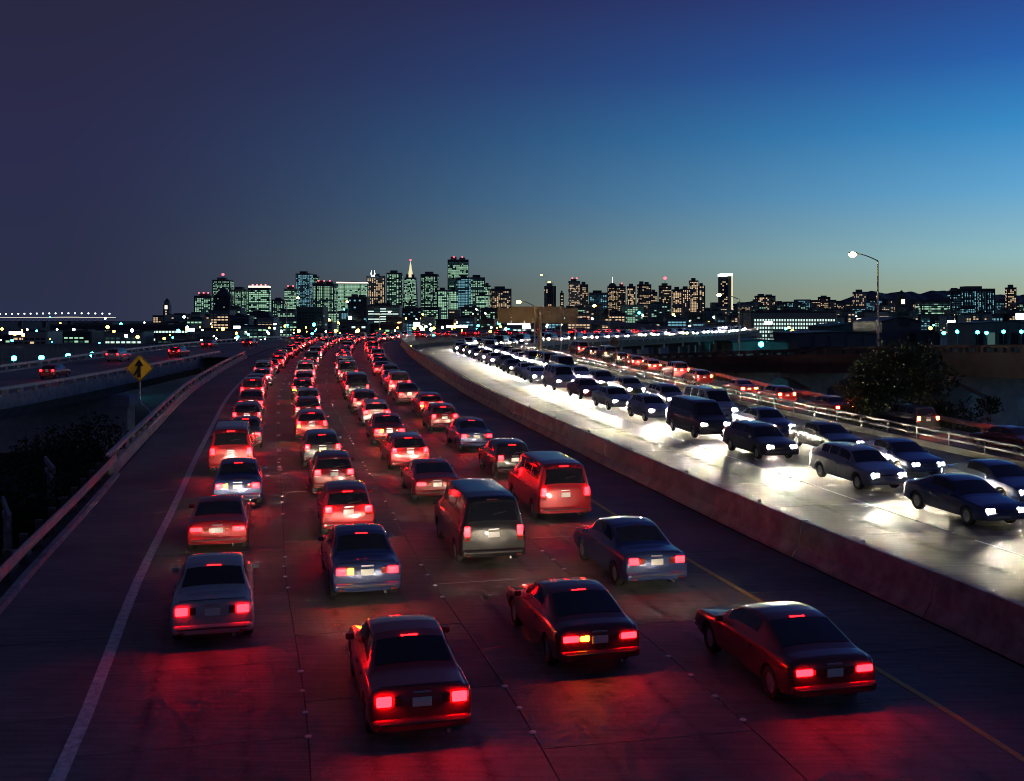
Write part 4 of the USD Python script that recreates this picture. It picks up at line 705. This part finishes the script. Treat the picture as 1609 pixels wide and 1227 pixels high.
# middle-distance blocks in rows before the towers
PLACE = [(0, 'at the far left'), (330, 'at the left of the skyline'), (560, 'below the left towers'), (700, 'below the tallest towers'), (900, 'behind the sign panel'), (1100, 'right of the sign panel'), (1300, 'right of the white-edged tower'), (1480, 'behind the street lamp at right'), (1700, 'at the far right')]
def where(px): return [w for e, w in PLACE if px >= e - 130][-1] if px < 1700 else PLACE[-1][1]
count = {}
def mid(a, b, top, Y, **k):
    lit = k.get('lit', .5); tone = 'dark' if lit < .3 else 'half lit' if lit < .6 else 'brightly lit'; col = {'green': 'greenish', 'cool': 'bluish', 'warm': 'warm', 'bright': 'white'}[k.get('win', 'green')]
    w = where((a + b) / 2); sz = 'low wide' if (b - a) > 34 else 'small' if (b - a) < 20 else 'mid-sized'; base = f'{tone} {sz} block with {col} windows {w}'; count[base] = count.get(base, 0) + 1
    building('city_block', base if count[base] == 1 else base + f', {ordinal(count[base])} there', a, b, top, Y, depth=k.pop('depth', 35), yaw=RB.uniform(-.1, .1), group='blocks in front of the skyline', **k)
for row, (Y, lo, hi, wlo, whi) in enumerate(((2200, 474, 496, 18, 36), (1650, 488, 508, 22, 46), (1150, 504, 520, 30, 70))):
    px = 240 + row * 9 if row < 2 else -20
    while px < (1180 if row < 2 else 1120):
        w = RB.uniform(wlo, whi); tall = .5 + .5 * math.sin(px * .021 + row)
        mid(px, px + w, hi - (hi - lo) * RB.random() * (.4 + .6 * tall) + (8 if px < 300 else 0), Y * RB.uniform(.94, 1.06), wall=RB.choice([0, 0, 1, 2, 3, 4, 5]), win=RB.choice(['green', 'green', 'cool', 'warm', 'bright'] if row else ['green', 'cool', 'green', 'warm']), lit=RB.choice([.15, .4, .6, .8]) * (1 if row < 2 else .8), floor=4.0, bay=5.0, sides=False, pane=(.72, .5), roof=RB.choice(['slab', 'two', None])); px += w * RB.uniform(.9, 1.45)
# houses and blocks on the right hill
px = 1120
while px < 1640:
    for Y, lo, hi in ((2900, 470, 480), (2300, 478, 491), (1700, 488, 500)):
        w = RB.uniform(9, 26); mid(px + RB.uniform(-8, 8), px + w, RB.uniform(lo, hi), Y, wall=RB.choice([0, 1, 3, 4, 5]), win=RB.choice(['warm', 'warm', 'green', 'cool']), lit=RB.choice([.25, .4, .55]), floor=3.6, bay=4.2, sides=False, pane=(.6, .5), roof=RB.choice(['slab', None]), zb=-19)
    px += RB.uniform(12, 21)
# named mid-distance buildings
building('long_office_block', 'long low office block with three rows of white lit windows at the left', 78, 298, 511, 1250, 3, 'bright', .72, depth=40, floor=4.6, bay=3.8, roof='two', sides=False, pane=(.74, .52))
building('long_lit_building', 'long pale building with rows of dotted white windows right of the white-edged tower', 1181, 1316, 491, 1050, 2, 'bright', .62, depth=40, floor=3.9, bay=2.7, roof='slab', sides=False, pane=(.55, .55))
building('warehouse', 'dark windowless warehouse behind the second street lamp at left', 466, 508, 483, 1500, 3, 'cool', .02, depth=40, roof=None)
building('office_block', 'dark rounded block with few windows before the green towers', 546, 577, 467, 1900, 3, 'cool', .05, depth=40, roof='two')
building('ribbon_window_block', 'low block with bright horizontal window bands right of the dark rounded block', 576, 628, 480, 1700, 2, 'bright', .85, depth=40, bay=9, pane=(.95, .38), sides=False)
building('long_grey_shed', 'long grey shed with a flat roof left of the freeway bend', 268, 420, 537, 620, 2, 'warm', .03, depth=25, roof=None, floor=4)
# dark warehouses just behind the viaduct on the right
def gabled(name, label, a, b, eave, rise, Y, wall, doors, ztop=None, medallion=False):
    x0, _, ze = at(a, eave, Y); x1 = at(b, eave, Y)[0]; W, zb, D = x1 - x0, -18.5, 30; t = thing(name, label, 'building', ((x0 + x1) / 2, Y, zb), 0); H = ze - zb; h = rise * Y / FPX
    pr = sg.Polygon([(-W / 2, 0), (W / 2, 0), (W / 2, H), (W * .1, H + h), (-W * .1, H + h), (-W / 2, H)]); e = trimesh.creation.extrude_polygon(pr, D, engine='earcut'); part(t, 'wall', (np.stack([e.vertices[:, 0], D - e.vertices[:, 2], e.vertices[:, 1]], -1), e.faces), WALL[wall])
    cap = sg.LineString([(-W / 2 - .4, H), (-W * .1, H + h), (W * .1, H + h), (W / 2 + .4, H)]).buffer(.25, cap_style=2); e = trimesh.creation.extrude_polygon(cap, D + 1, engine='earcut'); part(t, 'roof', (np.stack([e.vertices[:, 0], D + .5 - e.vertices[:, 2], e.vertices[:, 1] + .26], -1), e.faces), WALL[3])
    for k in range(doors):
        u = -W / 2 + (k + .5) * W / doors; part(t, 'window', MB().box(u - W / doors * .32, u + W / doors * .32, -.12, -.002, H * .5, H * .82).mesh(), M['pane'] if RB.random() < .75 else M['dim_window'])
        part(t, 'pilaster', MB().box(u + W / doors * .46, u + W / doors * .54, -.3, -.002, 0, H - .3).mesh(), WALL[wall])
    if medallion: c = trimesh.creation.cylinder(1.6, .3, sections=20); c.apply_transform(trimesh.transformations.rotation_matrix(math.pi / 2, (1, 0, 0))); c.apply_translation((W * .12, -.16, H + h * .1)); part(t, 'medallion', c, WALL[3])
    return t
M['dim_window'] = glowing('dim_window', (.4, .8, .6), .10)
gabled('warehouse', 'long dark warehouse with wide openings behind the viaduct rail', 1253, 1384, 526, 3, 330, 1, 5)
gabled('warehouse', 'taller dark gabled warehouse with a round emblem behind the street lamp', 1386, 1446, 507, 7, 350, 1, 0, medallion=True)
gabled('warehouse', 'low dark shed right of the gabled warehouse', 1440, 1476, 526, 5, 345, 3, 2)
gabled('warehouse', 'flat dark warehouse roof left behind the long warehouse', 1300, 1384, 514, 5, 480, 3, 0)
t = gabled('white_building', 'low white building with small windows beside the bright floodlight', 1152, 1238, 539, 3, 300, 5, 7)
gabled('grey_shed', 'pale grey shed lit by floodlights at the far right', 1530, 1640, 509, 3, 520, 0, 6)
# ------------------------------------------------------------------ city lamps
def city_lamp(px, py, Y, r, m, label, group, name='city_lamp'):
    x, y, z = at(px, py, Y); zg = float(gz(x, Y)); t = thing(name, label, 'street lamp', (x, Y, zg), 0, group); h = z - zg
    part(t, 'pole', MB().tube([(0, 0, 0), (0, 0, max(h - r, .5))], [.16, .1], 5).mesh(), M['dsteel']); s = trimesh.creation.icosphere(1, r); s.apply_translation((0, 0, h)); part(t, 'globe', s, m, True)
for px, py, lab in ((22, 563, 'cyan floodlight on a mast, leftmost of five behind the left on-ramp'), (65, 562, 'cyan floodlight on a mast, second of five behind the left on-ramp'), (107, 559, 'cyan floodlight on a mast, middle of five behind the left on-ramp'), (145, 557, 'cyan floodlight on a mast, fourth of five behind the left on-ramp'), (181, 556, 'cyan floodlight on a mast, nearest to the yellow sign')):
    city_lamp(px, py, 330, .85, M['cyan_flood'], lab, None, 'flood_light')
for px, py, Y, lab in ((1196, 541, 285, 'bright cyan floodlight at the white building'), (1483, 523, 420, 'cyan floodlight right of the gabled warehouse'), (1504, 521, 440, 'cyan floodlight, second right of the gabled warehouse'), (1536, 522, 430, 'cyan floodlight over the grey shed, left one'), (1550, 523, 430, 'cyan floodlight over the grey shed, right one'), (1577, 521, 440, 'cyan floodlight at right behind the leafy tree'), (1605, 521, 430, 'cyan floodlight at the right edge of the photo')):
    city_lamp(px, py, Y, .75, M['cyan_flood'], lab, None, 'flood_light')
LAB = {'sodium_far': 'warm', 'white_far': 'greenish white', 'cyan_far': 'cyan white'}
lamps = []
for k in range(262):
    px = RB.uniform(-5, 1612) if k % 3 else RB.uniform(280, 900); right = px > 1180
    py = RB.gauss(513, 10) if px < 800 else RB.gauss(505, 9) if not right else RB.gauss(509, 9)
    if px < 430: py = RB.gauss(520, 10)
    py = min(max(py, 486), 545); Y = min(max(1650 * 11 / max(py - 497, 6.5) * RB.uniform(.8, 1.1), 330), 1900)
    lamps.append((px, py, Y, RB.choice(['sodium_far', 'sodium_far', 'white_far', 'white_far', 'cyan_far'] if not right else ['white_far', 'cyan_far', 'cyan_far', 'sodium_far']), Y * RB.choice([.0006, .0008, .0010, .0013, .0017])))
lc = {}
for px, py, Y, m, r in sorted(lamps):
    big = 'big ' if r > Y * .0012 else 'small ' if r < Y * .0007 else ''; k = (LAB[m], big, where(px)); lc[k] = lc.get(k, 0) + 1
    city_lamp(px, py, Y, r, M[m], f'{big}{LAB[m]} city lamp {where(px)}, {ordinal(lc[k])} from the left there', f'{LAB[m]} city lamps {where(px)}')
for px, py, w, h, Y, lab in ((815, 507, 36, 7, 900, 'bright white lit sign strip under the left end of the sign panel'), (827, 514, 13, 5, 800, 'white lit hoarding below the sign panel'), (655, 509, 10, 6, 1000, 'white glowing lot light below the spire'), (718, 513, 34, 4, 950, 'wide cyan white lit lot below the tallest tower'), (1207, 507, 13, 5, 900, 'white lit sign left of the long pale building'), (1355, 503, 18, 6, 800, 'lit yellow white facade left of the street lamp'), (1495, 506, 13, 5, 800, 'white lit sign right of the gabled warehouse'), (1604, 497, 16, 10, 800, 'bright white lit sign at the right edge'), (372, 514, 11, 4, 1000, 'cyan white lit lot below the left towers'), (300, 478 + 40, 12, 5, 1000, 'small white lit sign at the left'), (25, 523, 22, 5, 1000, 'white lit lot at the far left')):
    x, y, z = at(px, py, Y); W, H = w * Y / FPX, h * Y / FPX; t = thing('lit_sign', lab, 'lit sign', (x, Y, z), 0); part(t, 'panel', rbox(W, .6, H, .25, (0, 0, 0)), M['sheet_white'] if 'yellow' not in lab else M['crown'], 40)
    part(t, 'backing', MB().box(-W / 2, W / 2, .31, .7, -H / 2 - .3, H / 2 + .3).mesh(), M['dsteel']); zg = float(gz(x, Y))
    for s in (-.4, .4): part(t, 'post', MB().box(W * s - .3, W * s + .3, .1, .7, zg - z, -H / 2).mesh(), M['dsteel'])
# ------------------------------------------------------------------ long bridge far left
BP = Path([at(-60, 500.5, 3600), at(40, 499, 3500), at(110, 498.5, 3420), at(185, 499.5, 3350)])
t = thing('bay_bridge', 'long double-deck truss bridge with a string of lamps at the far left', 'bridge')
part(t, 'upper_deck', loft(BP, [(9, 0), (9, -1.5), (-9, -1.5), (-9, 0)], 0, BP.L, 30).mesh(), WALL[5]); part(t, 'lower_deck', loft(BP, [(9, -12), (9, -13.5), (-9, -13.5), (-9, -12)], 0, BP.L, 30).mesh(), WALL[4])
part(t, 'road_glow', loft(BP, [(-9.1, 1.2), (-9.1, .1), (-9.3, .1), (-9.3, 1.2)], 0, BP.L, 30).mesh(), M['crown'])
S = 6.0; zig = True
while S < BP.L - 24:
    a, b = (BP.P(S, -9, -12), BP.P(S + 12, -9, -1.4)); c_ = BP.P(S + 24, -9, -12); part(t, 'truss', MB().tube([a, b, c_], .8, 4).mesh(), WALL[4]); S += 24
for S in np.arange(40, BP.L - 20, 110): p = BP.P(S); part(t, 'pier', MB().box(-6, 6, -4, 4, -19, p[2] - 13.5, 0, p[:2]).mesh(), WALL[4])
for S in np.arange(8, BP.L - 4, 28):
    p = BP.P(S, -8.5); s = trimesh.creation.icosphere(1, 2.6); s.apply_translation(p + [0, 0, 13]); lp = part(t, 'lamp_post', MB().tube([p, p + [0, 0, 11]], .4, 4).mesh(), WALL[4]); part(lp, 'globe', s, M['sheet_white'], True)
